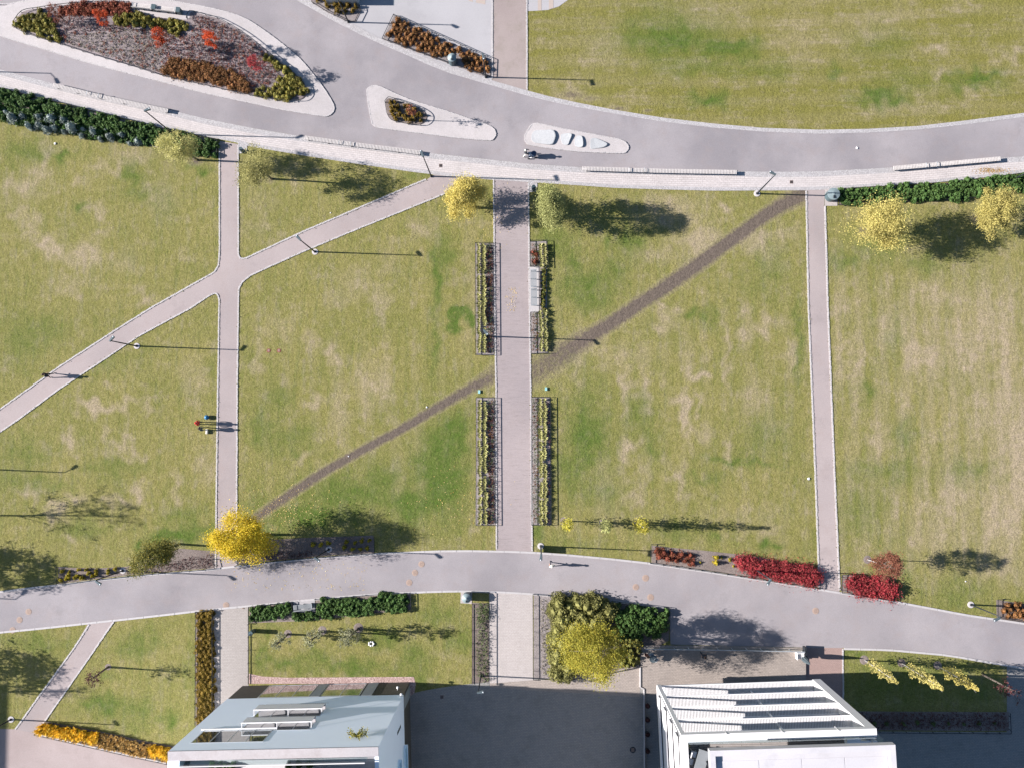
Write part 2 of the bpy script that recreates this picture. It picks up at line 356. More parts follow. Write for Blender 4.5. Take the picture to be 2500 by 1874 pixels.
def link(name, data, parent=None, loc=None, kind=None):
    o = bpy.data.objects.new(name, data); COL.objects.link(o)
    if parent is not None: o.parent = parent
    if loc is not None: o.location = loc
    if kind: o['kind'] = kind
    return o
def tag(o, label, cat, group=None):
    o['label'] = label; o['category'] = cat
    if group: o['group'] = group
    return o
def thing(name, label, cat, loc=(0,0,0), rz=0.0, group=None):
    o = bpy.data.objects.new(name, None); COL.objects.link(o); o.location = loc; o.rotation_euler = (0,0,rz)
    o.empty_display_size = 0.3
    return tag(o, label, cat, group)
def interp(pts, x):
    xs = [p[0] for p in pts]; ys = [p[1] for p in pts]
    if x <= xs[0]: return ys[0] + (x-xs[0])*(ys[1]-ys[0])/(xs[1]-xs[0])
    if x >= xs[-1]: return ys[-1] + (x-xs[-1])*(ys[-1]-ys[-2])/(xs[-1]-xs[-2])
    return float(np.interp(x, xs, ys))
def crom(pts, n=6, closed=False):
    """Catmull-Rom smoothing of a pixel polyline"""
    out = []; N = len(pts); rngk = range(N if closed else N-1)
    for i in rngk:
        if closed: p0, p1, p2, p3 = pts[(i-1)%N], pts[i], pts[(i+1)%N], pts[(i+2)%N]
        else: p0, p1, p2, p3 = pts[max(i-1,0)], pts[i], pts[i+1], pts[min(i+2,N-1)]
        for k in range(n):
            t = k/n; t2 = t*t; t3 = t2*t
            out.append(tuple(0.5*((2*p1[j]) + (-p0[j]+p2[j])*t + (2*p0[j]-5*p1[j]+4*p2[j]-p3[j])*t2 + (-p0[j]+3*p1[j]-3*p2[j]+p3[j])*t3) for j in (0,1)))
    if not closed: out.append(tuple(pts[-1]))
    return out
def sheet(name, pts, z, mat, z0=None, parent=None, kind='structure'):
    """flat or (z0 given) solid slab from a pixel outline"""
    w = [P(x, y) for x, y in pts]
    if z0 is None:
        ring = [Vector((p.x, p.y, 0)) for p in w]
        vs = [(p.x, p.y, z) for p in w]; fs = []
        for a, b, c in tessellate_polygon([ring]):
            if (ring[b]-ring[a]).cross(ring[c]-ring[a]).z < 0: a, c = c, a
            fs.append((a, b, c))
        me = bpy.data.meshes.new(name); me.from_pydata(vs, [], fs); me.materials.append(mat)
    else:
        mb = MB(); mb.prism([(p.x, p.y) for p in w], z0, z); me = mb.mesh(name, mat)
    return link(name, me, parent, kind=kind)
def strip(name, A, B, z, mat, z0=None):
    """band between two equally sampled pixel lines, UV = metres along, metres across"""
    a = [P(*p, z) for p in A]; b = [P(*p, z) for p in B]; vs = []; fs = []; uv = []; L = 0
    for i in range(len(a)):
        if i: L += (a[i]-a[i-1]).length
        vs += [tuple(a[i]), tuple(b[i])]; uv += [(L, 0), (L, (a[i]-b[i]).length)]
        if i: n = 2*i; fs.append((n-2, n-1, n+1, n))
    me = bpy.data.meshes.new(name); me.from_pydata(vs, [], fs); me.materials.append(mat)
    ul = me.uv_layers.new(name='UVMap')
    for l in me.loops: ul.data[l.index].uv = uv[l.vertex_index]
    return link(name, me, None, kind='structure')
def resample(pts, step, closed=False):
    """world points every step metres along a world polyline"""
    pts = [Vector(p) for p in pts] + ([Vector(pts[0])] if closed else [])
    out = [pts[0].copy()]; need = step
    for i in range(len(pts)-1):
        a, b = pts[i], pts[i+1]; L = (b-a).length; d = need
        while d <= L: out.append(a.lerp(b, d/L)); d += step
        need = d - L
    return out
def inside(x, y, poly):
    c = False; n = len(poly); j = n-1
    for i in range(n):
        xi, yi = poly[i]; xj, yj = poly[j]
        if (yi > y) != (yj > y) and x < (xj-xi)*(y-yi)/(yj-yi)+xi: c = not c
        j = i
    return c
def scatter(poly, step, jit=0.25, rnd=RNG):
    xs = [p[0] for p in poly]; ys = [p[1] for p in poly]; out = []; y = min(ys)+step*0.4; r = 0
    while y < max(ys):
        x = min(xs)+step*(0.4 if r % 2 else 0.9)
        while x < max(xs):
            a = x+rnd.uniform(-jit,jit)*step; b = y+rnd.uniform(-jit,jit)*step
            if inside(a, b, poly): out.append((a, b))
            x += step
        y += step*0.87; r += 1
    return out
# ---------------------------------------------------------------- foliage
def leaf_quads(C, N, size, up=0.3, lean=None):
    """C: array of leaf centres -> verts, faces of small leaf-shaped quads facing all ways"""
    n = len(C); nrm = NR.normal(size=(n,3)); nrm[:,2] = np.abs(nrm[:,2])+up
    nrm /= np.linalg.norm(nrm, axis=1)[:,None]
    t = NR.normal(size=(n,3)); u = np.cross(nrm, t); u /= np.linalg.norm(u, axis=1)[:,None]; v = np.cross(nrm, u)
    s = size*NR.uniform(0.6, 1.3, n)[:,None]
    V = np.stack([C-u*s, C-v*s*0.6, C+u*s, C+v*s*0.6], 1).reshape(-1,3)
    F = np.arange(4*n).reshape(-1,4)
    return V, F
def np_mesh(name, V, F, mat):
    me = bpy.data.meshes.new(name); me.from_pydata(V.tolist(), [], F.tolist())
    me.materials.append(mat); me.update(); return me
def clump_points(n, r, rz, shell=0.6, lumps=7, lr=0.45):
    """points in an uneven rounded mass made of overlapping lumps"""
    L = NR.normal(size=(lumps,3)); L /= np.linalg.norm(L,axis=1)[:,None]; L *= NR.uniform(0.35,0.75,(lumps,1)); L[:,2] = np.abs(L[:,2])*0.9
    k = NR.integers(0, lumps, n); d = NR.normal(size=(n,3)); d /= np.linalg.norm(d,axis=1)[:,None]
    q = NR.uniform(shell,1,(n,1))*lr
    p = L[k]+d*q; p[:,0] *= r; p[:,1] *= r; p[:,2] = np.abs(p[:,2])*rz
    return p
def shrub_mesh(name, mat, r, h, n, size, lumps=7, lr=0.45, core=0.42, spiky=0.0):
    p = clump_points(n, r, h, 0.6, lumps, lr)
    if spiky:
        d = p/np.linalg.norm(p,axis=1)[:,None]; p = p + d*NR.exponential(spiky, (n,1))
        p[:,2] = np.abs(p[:,2])
    V, F = leaf_quads(p, n, size)
    mb = MB(); mb.ball((0,0,h*0.40), 1.0, 6, 1.0, 0.35, seed=len(bpy.data.meshes))
    cv = np.array(mb.v); cv[:,0] *= r*core; cv[:,1] *= r*core; cv[:,2] = h*0.40+(cv[:,2]-h*0.40)*h*0.42
    cf = np.array(mb.f)+len(V)
    return np_mesh(name, np.vstack([V,cv]), np.vstack([F,cf]), mat)
def plant(name, meshes, spots, label, cat, group, smin=0.8, smax=1.2, z=0.0):
    """one thing per spot (px, py[, scale])"""
    for i, s in enumerate(spots):
        o = bpy.data.objects.new(name, meshes[RNG.randrange(len(meshes))]); COL.objects.link(o)
        o.location = P(s[0], s[1], z); k = (s[2] if len(s) > 2 else 1)*RNG.uniform(smin, smax)
        o.scale = (k, k, k*RNG.uniform(0.85,1.15)); o.rotation_euler = (0,0,RNG.uniform(0,6.28))
        tag(o, label if isinstance(label, str) else label[i], cat, group)
def tree(name, label, base, crown, hc, rpx, rz, leafmat, n=4500, leaf=0.085, barkmat='bark', clusters=46, dens=0.36, trunk_r=0.09, limbs=9, group=None, bare=0.0, el=None):
    """base, crown: survey pixels of the trunk foot and of the crown's middle (at height hc)"""
    b = P(*base); c = P(crown[0], crown[1], hc); r = rpx/24.4*(H-hc)/H
    t = thing(name, label, 'tree', b, 0, group)
    rx = r if el is None else r*el[0]; ry = r if el is None else r*el[1]; ang = 0 if el is None else el[2]
    cl = c-b; cs = []; ph = NR.uniform(0, 6.28, 3)
    mb = MB()
    top = Vector((cl.x, cl.y, hc+rz*0.55)); k1 = Vector((cl.x*0.25, cl.y*0.25, (hc-rz)*0.6)); k2 = Vector((cl.x*0.8, cl.y*0.8, hc-rz*0.3))
    mb.tube([(0,0,-0.05), k1, k2, top], [trunk_r*1.35, trunk_r, trunk_r*0.7, 0.02], 8)
    for i in range(clusters):
        d = NR.normal(size=3); d /= np.linalg.norm(d); q = NR.uniform(0.35,1.0)**0.55
        an = math.atan2(d[1], d[0]); lob = 1+0.20*math.sin(2*an+ph[0])+0.15*math.sin(3*an+ph[1])+0.10*math.sin(5*an+ph[2]); q *= lob
        x, y, z = d[0]*rx*q, d[1]*ry*q, d[2]*rz*q/max(lob,0.8)
        x, y = x*math.cos(ang)-y*math.sin(ang), x*math.sin(ang)+y*math.cos(ang)
        taper = 1.0 - 0.35*max(0, z/rz)
        cs.append((cl.x+x*taper*0.84, cl.y+y*taper*0.84, hc+z*0.9))
    cs = np.array(cs)
    for i in range(limbs):
        e = Vector(cs[i*len(cs)//limbs]); f = RNG.uniform(0.25, 0.9); s0 = k1.lerp(top, f); m_ = s0.lerp(e, 0.5)+Vector((0,0,0.12))
        mb.tube([s0, m_, e], [trunk_r*0.42, trunk_r*0.25, 0.012], 5, False)
    mb.obj('trunk', M[barkmat], t, True)
    w = NR.uniform(0.5,1.5,len(cs)); kk = NR.choice(len(cs), n, p=w/w.sum())
    d = NR.normal(size=(n,3)); d[:,2] *= 0.8
    pts = cs[kk] + d*dens*NR.uniform(0.7,1.25,(len(cs),1))[kk]*np.array([1,1,0.8])*(r/2.0)**0.5*NR.uniform(0.6,1.1,(len(cs),1))[kk]
    pts[:,2] = np.maximum(pts[:,2], 0.4)
    V, F = leaf_quads(pts, n, leaf)
    link('crown', np_mesh('crown', V, F, M[leafmat]), t)
    return t
def column_tree(name, label, base, h, r, leafmat, n=1500, leaf=0.07, barkmat='bark_pale', group=None):
    b = P(*base); t = thing(name, label, 'tree', b, 0, group)
    mb = MB(); mb.tube([(0,0,-0.05),(0.02,0.03,h*0.5),(0.05,0,h*0.95)], [0.07,0.045,0.012], 7)
    z = NR.uniform(0.16,1.0,n); prof = np.sin(np.clip(z,0,1)**0.8*math.pi*0.93+0.12)*r+0.05
    a = NR.uniform(0,2*math.pi,n); q = np.sqrt(NR.uniform(0.1,1,n))*prof*(1+0.35*np.sin(a*3+z*25))
    V, F = leaf_quads(np.stack([np.cos(a)*q, np.sin(a)*q, z*h],1), n, leaf)
    for i in range(7):
        zz = h*(0.25+0.1*i); a = RNG.uniform(0,6.28); mb.tube([(0,0,zz),(math.cos(a)*r*0.7, math.sin(a)*r*0.7, zz+r*1.2)], [0.02,0.006], 4, False)
    mb.obj('trunk', M[barkmat], t, True); link('crown', np_mesh('crown', V, F, M[leafmat]), t)
    return t
def stuff_cloud(name, label, cat, pts, size, mat, up=0.3, kind='stuff', parent=None):
    V, F = leaf_quads(np.array(pts), len(pts), size, up)
    o = link(name, np_mesh(name, V, F, M[mat]), parent, kind=kind)
    if label: o['label'] = label; o['category'] = cat
    return o
def tufts(spots, r, h, per, z=0.03):
    out = []
    for s in spots:
        c = P(s[0], s[1], z); k = s[2] if len(s) > 2 else 1
        d = NR.normal(size=(per,3))*np.array([r*k*0.55, r*k*0.55, 0]); zz = NR.uniform(0.0,1,per)*h*k
        d[:,0] *= (1-0.2*zz/h); d[:,2] = zz; out.append(d+np.array(c))
    return np.vstack(out)
def blades(spots, r, h, per, wid, mat, name, label, lean=(0,0), cat='ornamental grass'):
    """grass tufts of thin upright, outward arching blades, one joined mass"""
    V = []; F = []; n = 0
    for s in spots:
        c = np.array(P(s[0], s[1], 0.02)); k = s[2] if len(s) > 2 else 1
        a = NR.uniform(0, 2*math.pi, per); o = NR.uniform(0.3,1.0,per)*r*k; hh = h*k*NR.uniform(0.6,1.1,per)
        dx = np.cos(a)*o+lean[0]; dy = np.sin(a)*o+lean[1]; w = wid*NR.uniform(0.7,1.3,per)
        px = -np.sin(a)*w; py = np.cos(a)*w; z0 = np.zeros(per)
        A = np.stack([dx*0.1-px, dy*0.1-py, z0],1); B = np.stack([dx*0.1+px, dy*0.1+py, z0],1)
        C = np.stack([dx*0.55+px, dy*0.55+py, hh*0.8],1); D = np.stack([dx*0.55-px, dy*0.55-py, hh*0.8],1)
        E = np.stack([dx*1.1+px*0.3, dy*1.1+py*0.3, hh],1); G = np.stack([dx*1.1-px*0.3, dy*1.1-py*0.3, hh],1)
        q = np.stack([A,B,C,D,E,G],1).reshape(-1,3)+c
        b = np.arange(per)[:,None]*6+n
        V.append(q); F.append(np.hstack([b,b+1,b+2,b+3])); F.append(np.hstack([b+3,b+2,b+4,b+5])); n += per*6
    o = link(name, np_mesh(name, np.vstack(V), np.vstack(F), M[mat]), None, kind='stuff')
    o['label'] = label; o['category'] = cat
    return o
# ================================================================ ground
def to_px(X, Y):
    A = np.array(CAMM.transposed())            # world -> camera
    v = np.stack([X, Y, np.full_like(X, -H)], -1) @ A.T
    return W0/2 + F0*v[...,0]/-v[...,2], H0/2 - F0*v[...,1]/-v[...,2]
LUSH = [(1075,1150,60,120,1.0),(1110,1060,45,60,.8),(1010,1230,90,50,.8),(870,1205,150,50,.7),(760,1260,120,30,.8),(930,1180,60,60,.6),
 (1068,680,16,90,.75),(1085,620,20,60,.5),(1062,850,14,70,.6),(1105,782,10,16,.95),(1118,765,16,9,.95),(1135,760,14,8,.9),(1148,772,9,12,.9),(1154,790,8,14,.8),(1108,798,8,12,.8),
 (1430,1060,50,110,.75),(1400,1150,40,60,.6),(1470,1200,50,40,.5),(1560,1010,40,60,.4),(1590,1090,22,50,.6),(1430,700,60,50,.7),(1500,660,40,50,.5),(1540,590,30,40,.6),(1460,740,50,30,.5),(1360,870,60,20,.3),
 (1700,770,22,16,.6),(1740,775,30,30,.4),(1720,1165,50,12,.4),(1780,1120,60,9,.7),(1850,1135,60,8,.6),(1880,660,50,60,.4),(1870,1060,60,60,.35),(1950,830,14,120,.5),
 (1640,95,120,50,.7),(1560,85,60,40,.5),(1780,120,60,26,.95),(1700,160,120,30,.4),(1850,170,90,25,.35),(2150,238,55,18,.95),(2390,185,60,16,.8),(2370,205,70,18,.6),(2040,175,22,14,.6),(1730,242,50,16,.7),(2220,200,90,40,.3),(2150,110,70,40,.3),(1610,70,90,60,.4),
 (70,370,70,25,.5),(150,385,16,10,.8),(320,430,14,36,.6),(350,470,40,30,.4),(330,465,30,12,.5),(480,410,24,10,.9),(200,510,14,12,.7),(400,510,30,60,.3),
 (60,830,60,60,.4),(120,810,40,40,.4),(240,870,60,30,.35),(60,1100,60,40,.4),(30,1160,40,20,.4),(290,1140,80,20,.4),(430,1310,60,22,1.0),(480,1290,40,20,.7),(450,1260,50,25,.5),(340,1330,12,30,.9),(200,1290,60,20,.4),(100,1180,80,18,.4),
 (640,1030,30,60,.5),(700,1070,60,40,.45),(680,970,30,40,.4),(560,470,40,30,.2),(600,1320,20,30,.7),(660,1290,50,20,.6),(640,1240,80,30,.4),(720,1100,14,14,.6),
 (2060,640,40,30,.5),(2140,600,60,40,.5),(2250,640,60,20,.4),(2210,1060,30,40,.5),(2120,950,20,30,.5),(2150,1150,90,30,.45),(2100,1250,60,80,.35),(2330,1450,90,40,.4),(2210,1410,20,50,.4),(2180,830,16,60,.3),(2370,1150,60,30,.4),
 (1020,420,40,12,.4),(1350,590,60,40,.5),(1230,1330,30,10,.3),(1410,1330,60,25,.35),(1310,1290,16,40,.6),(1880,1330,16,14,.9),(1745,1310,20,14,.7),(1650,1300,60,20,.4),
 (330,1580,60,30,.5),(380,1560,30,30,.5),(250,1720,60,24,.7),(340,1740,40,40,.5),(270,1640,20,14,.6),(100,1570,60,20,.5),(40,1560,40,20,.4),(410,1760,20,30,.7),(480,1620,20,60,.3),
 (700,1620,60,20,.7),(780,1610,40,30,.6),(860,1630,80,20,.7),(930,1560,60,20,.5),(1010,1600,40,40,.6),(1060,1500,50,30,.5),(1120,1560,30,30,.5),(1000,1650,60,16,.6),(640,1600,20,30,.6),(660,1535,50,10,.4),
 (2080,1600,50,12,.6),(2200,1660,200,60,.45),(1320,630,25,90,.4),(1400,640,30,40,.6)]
DRY = [(50,460,36,26,.9),(85,440,26,40,.6),(115,385,14,40,.9),(42,520,22,16,.7),(70,545,26,18,.6),(120,602,26,18,1.0),(100,590,40,20,.5),(215,622,30,24,.8),(175,630,40,26,.6),(300,640,40,30,.35),(235,575,20,12,.6),(230,515,24,12,.5),(190,440,30,10,.4),(280,410,40,10,.7),(330,380,50,30,.5),(400,480,40,40,.45),(360,725,26,14,.8),(450,740,50,12,.5),(180,700,60,20,.4),
 (240,992,50,12,1.0),(310,985,20,12,.7),(360,995,16,10,.6),(265,950,12,10,.7),(170,1070,20,16,1.0),(260,1060,16,8,.6),(295,1078,20,10,.8),(170,1100,40,10,.4),(310,1110,40,10,.5),(340,1205,18,22,1.0),(280,1225,40,12,.6),(135,1240,16,14,1.0),(130,1255,24,8,.7),(60,1195,30,12,.7),(185,1215,22,16,.7),(430,1200,20,40,.5),(170,1320,14,12,.8),(470,930,30,60,.35),(500,1130,20,60,.4),
 (620,560,60,30,.3),(640,500,40,40,.25),(700,420,40,20,.3),(870,690,50,40,.35),(800,855,26,20,1.0),(810,880,20,20,.5),(870,930,50,40,.4),(920,940,30,60,.6),(770,980,30,10,.6),(750,820,40,20,.4),(680,800,50,20,.4),(630,880,14,30,.5),(830,1010,40,60,.4),(900,960,30,50,.5),(745,1120,16,20,.7),(930,730,20,30,.5),(950,640,30,40,.3),(1030,560,30,30,.5),(830,730,40,20,.4),(560,830,20,60,.3),(960,1150,20,30,.3),(1150,680,24,160,.35),(1000,1140,50,120,.2),
 (1640,520,80,40,.6),(1770,520,20,12,.9),(1700,590,50,30,.9),(1730,570,30,20,.6),(1600,620,60,20,.35),(1850,590,50,24,.8),(1930,570,30,30,.4),(1700,640,60,20,.3),(1880,620,30,50,.4),
 (1530,960,9,50,1.0),(1570,940,10,44,1.0),(1578,1000,8,20,.7),(1665,1000,12,40,1.1),(1660,960,12,20,.6),(1705,915,18,16,1.0),(1712,980,7,26,.7),(1710,1010,8,14,.8),(1775,840,8,60,.7),(1780,915,8,20,.7),(1860,795,40,16,.8),(1820,810,16,30,.6),(1640,755,26,10,.8),(1620,790,30,20,.6),(1530,870,70,30,.45),(1680,860,40,40,.3),(1700,1060,30,16,.6),(1530,1100,22,20,.7),(1655,1170,10,44,.7),(1575,1150,12,40,.5),(1780,1100,16,12,.5),(1930,880,20,30,.6),(1840,960,30,50,.5),(1880,1040,40,40,.35),(1890,1280,20,40,.4),(1550,1210,20,30,.5),(1410,880,16,60,.7),(1440,840,60,20,.35),(1480,1200,30,60,.5),(1860,1300,40,20,.4),(1800,1260,60,20,.3),
 (2060,870,12,80,.5),(2090,880,12,60,.4),(2240,850,30,30,.9),(2260,880,40,30,.6),(2180,800,40,40,.4),(2370,880,20,30,.8),(2420,780,50,60,.4),(2350,830,60,40,.4),(2460,950,30,120,.5),(2490,1120,40,120,.9),(2450,1260,50,100,.5),(2330,1200,20,60,.6),(2100,1200,10,60,.4),(2060,720,20,60,.3),(2200,1000,10,60,.35),(2420,1020,40,50,.4),(2110,620,18,14,.6),(2300,720,60,20,.4),(2450,1380,60,40,.4),(2150,1090,14,60,.4),(2280,1310,60,50,.3),(2040,640,16,40,.5),(2150,480,60,8,.4),(2300,495,80,8,.5),
 (1730,40,100,30,.35),(2280,120,30,12,.6),(2300,175,20,16,.7),(2480,135,50,10,.7),(2460,185,40,8,.7),(2120,60,60,30,.4),(2200,30,60,20,.3),(1950,90,60,60,.35),(1640,175,30,16,.4),(1470,120,70,50,.3),(2200,255,70,20,.5),(2360,240,30,12,.4),(2370,10,40,12,.5),(1360,250,40,14,.5),(2060,90,30,40,.3),
 (1390,232,40,16,.6),(1510,265,24,9,1.0),(1650,176,8,6,1.2),(1590,58,14,8,.7)]
TRAILS = [([(1992,462),(1946,483),(1910,501),(1862,530),(1814,567),(1765,601),(1717,637),(1669,671),(1610,711),(1560,743),(1500,784),(1446,818),(1410,840),(1362,872),(1290,918)],
           [23,20,17,15,15.5,16,16.5,16.5,16,16,16,18,24,31,31], [.85,1.1,1.3,1.4,1.4,1.4,1.4,1.4,1.4,1.35,1.35,1.2,1.0,.82,.7]),
          ([(1212,910),(1193,924),(1145,950),(1072,992),(1000,1036),(955,1061),(910,1084),(850,1118),(800,1146),(750,1178),(717,1200),(660,1238),(628,1260),(600,1284)],
           [23,18,12.5,11,10.5,10,10,10,10.5,11,11,11,11,9], [.5,.85,1.1,1.25,1.3,1.3,1.3,1.3,1.3,1.25,1.2,1.1,.9,.4])]
def trail_soil(px, py):
    best = np.zeros_like(px)
    for pts, wd, st in TRAILS:
        for i in range(len(pts)-1):
            ax, ay = pts[i]; bx, by = pts[i+1]; dx, dy = bx-ax, by-ay; L2 = dx*dx+dy*dy
            t = np.clip(((px-ax)*dx+(py-ay)*dy)/L2, 0, 1); d = np.hypot(px-ax-t*dx, py-ay-t*dy)
            w = wd[i]*(1-t)+wd[i+1]*t; s = st[i]*(1-t)+st[i+1]*t
            best = np.maximum(best, s*np.clip(1.35-d/w*0.85, 0, 1)**1.3)
    return best
CRES = [(1098,768,5,10,2.2),(1103,758,6,6,2.2),(1114,754,7,4,2.2),(1126,754,7,4,2.2),(1138,758,6,5,2.1),(1147,766,5,7,2.0),(1152,778,5,9,1.8),(1154,791,5,9,1.5),(1106,776,5,7,2.0),(1111,787,5,9,2.0),(1112,797,4,7,1.9),(1483,592,8,22,.7),(1528,580,6,18,.9),(435,1308,50,14,1.3),(380,1322,18,14,1.1),(2388,1690,40,20,.5)]
def blobs(px, py, L):
    r = np.zeros_like(px)
    for x, y, rx, ry, a in L:
        q = ((px-x)/rx)**2+((py-y)/ry)**2
        r = np.maximum(r, a*np.exp(-q*0.9))
    return r
def lawn_attrs(me, X, Y):
    px, py = to_px(X, Y)
    # fray the outlines so that no patch is an oval
    wx = 9*np.sin(px*0.071+1.3*np.sin(py*0.043))+6*np.sin(py*0.13+px*0.05); wy = 9*np.sin(py*0.067+1.7*np.sin(px*0.052))+6*np.sin(px*0.15-py*0.06)
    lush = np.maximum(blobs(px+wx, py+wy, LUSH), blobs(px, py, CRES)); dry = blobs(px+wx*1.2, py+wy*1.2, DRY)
    # mower passes
    rr = (px > 2035)*np.clip((py-560)/160, 0, 1)*np.clip((1500-py-0.10*(px-2300))/190, 0, 1)
    dry += rr*(0.05+0.16*np.exp(-((px-2420)/260.0)**2))+rr*0.22*(np.sin((px+0.0002*(py-600)**2*0.5)/9.5)*0.6+np.sin((px-py*0.08)/4.3)*0.4+0.5)
    mid = (px > 1290)*(px < 1990)*(py > 640)*(py < 1350)
    dry += mid*(0.03+0.10*np.sin((px+6*np.sin(py/90))/8.0))
    left = (px > 580)*(px < 1210)*(py > 800)*(py < 1300)
    dry += left*0.13*np.sin((px+10*np.sin(py/110))/10.0)
    up = (px > 1290)*(py < 330)
    dry += up*0.09*np.sin((py+px*0.03+9*np.sin(px/170.0))/7.5); lush += up*0.08; dry += up*0.12
    # trampled pale edge beside the promenade, worn corner at the trail
    soil = trail_soil(px, py)
    soil = np.maximum(soil, blobs(px, py, [(1395,232,26,8,.75),(1440,240,24,7,.5),(1512,266,14,5,.8),(1580,271,12,4,.6),(2110,566,12,10,.9),(2385,533,14,10,.9),(476,392,16,10,.9),(660,440,9,8,.6),(115,1290,6,4,.3),(430,1330,18,10,.5)]))
    for nm, v in (('dry', dry), ('lush', lush), ('soil', soil), ('horiz', up*1.0)):
        a = me.attributes.new(nm, 'FLOAT', 'POINT'); a.data.foreach_set('value', v.astype(np.float32).ravel())
def grid_mesh(name, xs, ys, z):
    X, Y = np.meshgrid(xs, ys); Z = np.full_like(X, z); nx, ny = len(xs), len(ys)
    V = np.stack([X,Y,Z],-1).reshape(-1,3); idx = np.arange(nx*ny).reshape(ny,nx)
    F = np.stack([idx[:-1,:-1],idx[:-1,1:],idx[1:,1:],idx[1:,:-1]],-1).reshape(-1,4)
    me = np_mesh(name, V, F, M['grass']); lawn_attrs(me, X.ravel(), Y.ravel()); return me
c0 = P(0,0); c1 = P(2500,1874)
xs = np.concatenate([[-700,-300,-150,-90], np.arange(c0.x-5, c1.x+5, 0.24), [90,150,300,700]])
ys = np.concatenate([[-700,-300,-150,-80], np.arange(c1.y-5, c0.y+5, 0.24), [80,150,300,700]])
link('lawn', grid_mesh('lawn', xs, ys, 0.0), kind='structure')
def trail_mesh(pts, wd):
    cl = crom(pts, 14); V = []; F = []; K = 13
    for i, (x, y) in enumerate(cl):
        x0, y0 = cl[max(i-1,0)]; x1, y1 = cl[min(i+1,len(cl)-1)]; L = math.hypot(x1-x0, y1-y0); nx, ny = -(y1-y0)/L, (x1-x0)/L
        w = interp([(k, w) for k, w in enumerate(wd)], i/14)*1.9
        for k in range(K):
            q = (k/(K-1)*2-1)*w; V.append(tuple(P(x+nx*q, y+ny*q, 0.005)))
    for i in range(len(cl)-1):
        for k in range(K-1):
            a = i*K+k; F.append((a, a+K, a+K+1, a+1))
    me = np_mesh('worn_path', np.array(V), np.array(F), M['grass']); v = np.array(V); lawn_attrs(me, v[:,0], v[:,1])
    link('worn_path', me, kind='structure')
for pts, wd, st in TRAILS: trail_mesh(pts, wd)

# ---------------------------------------------------------------- roads
ROAD_TOP = [(560,-70),(640,-38),(690,-16),(724,1),(765,24),(802,45),(838,64),(886,88),(934,110),(1000,138),(1048,160),(1097,179),(1193,207),(1241,221),(1290,235),(1338,247),(1410,262),(1500,278),(1621,298),(1741,312),(1862,322),(2000,327),(2121,324.5),(2241,317),(2362,304),(2500,286),(2640,264)]
ROAD_BOT = [(-140,138),(-60,157),(0,170),(60,186),(135,206),(241,232),(415,269),(500,290),(621,314),(717,330),(746,334),(862,350),(1000,367),(1058,375),(1169,387),(1290,400),(1420,409),(1500,411.5),(1620,415),(1799,418),(1891,420),(2000,418.5),(2174,409.5),(2300,398.5),(2437,386),(2500,382),(2640,366)]
PROM_BOT = [(-140,182),(-60,199),(0,213.5),(121,244),(241,274),(386,310),(500,333),(580,349),(604,357),(741,380),(862,399),(1000,419),(1096,431),(1212,440),(1290,445),(1386,451),(1500,459),(1620,463),(1741,466),(1968,465),(2048,462),(2169,454),(2265,448),(2362,439),(2500,422),(2640,402)]
STRIP_TOP = [(560,-100),(690,-38),(724,-22),(765,5),(802,27),(838,47),(886,72),(934,97),(1000,123),(1048,144),(1097,163),(1193,194),(1241,208),(1290,222),(1338,235),(1410,251),(1500,268.5),(1621,288),(1741,302),(1862,312.5),(2000,317),(2121,315),(2241,308),(2362,294),(2500,276),(2640,254)]
sheet('road', [(-140,-160),(560,-160)]+ROAD_TOP+ROAD_BOT[::-1], 0.016, M['asphalt'])
def sample(pts, x0, x1, step=20, off=0.0):
    n = max(2, int((x1-x0)/step)); return [(x0+(x1-x0)*i/n, interp(pts, x0+(x1-x0)*i/n)+off) for i in range(n+1)]
A = sample(ROAD_BOT, -140, 2640); B = sample(PROM_BOT, -140, 2640)
mA = [(x, y+13) for x, y in A]; mB = [(x, y-8) for x, y in B]
strip('cobble_band', A, mA, 0.030, M['cobble'])
strip('promenade', mA, mB, 0.030, M['slab'])
strip('cobble_band', mB, B, 0.030, M['cobble'])
A = sample(STRIP_TOP, 620, 2640); B = sample(ROAD_TOP, 620, 2640)
strip('cobble_band', A, B, 0.034, M['cobble'])
LOW_TOP = [(-140,1462),(0,1442),(60,1434),(145,1425),(241,1413),(362,1400),(500,1389),(572,1380),(645,1371.5),(741,1362.5),(814,1356),(907,1349.5),(1000,1345.6),(1060,1342.5),(1145,1341.8),(1241,1343.5),(1297,1345.6),(1386,1352),(1500,1362.5),(1584,1372),(1741,1395),(1862,1414),(2000,1436),(2053,1444.6),(2181,1465),(2362,1499),(2500,1519),(2640,1542)]
LOW_BOT = [(-140,1560),(0,1541.6),(109,1531),(217,1519),(362,1503.5),(500,1487.5),(609,1477),(715,1466),(838,1454.5),(907,1449),(1000,1444.6),(1060,1442),(1121,1441),(1217,1443),(1299,1447.5),(1338,1452),(1500,1465.5),(1633,1482)]
LOW_BOT2 = [(1637,1572),(1770,1575),(1966,1579.5),(2060,1580.5),(2169,1583),(2314,1596),(2410,1613),(2458,1621),(2500,1628),(2640,1650)]
sheet('road', LOW_TOP+LOW_BOT2[::-1]+[(1637,1572)]+LOW_BOT[::-1], 0.016, M['asphalt'])
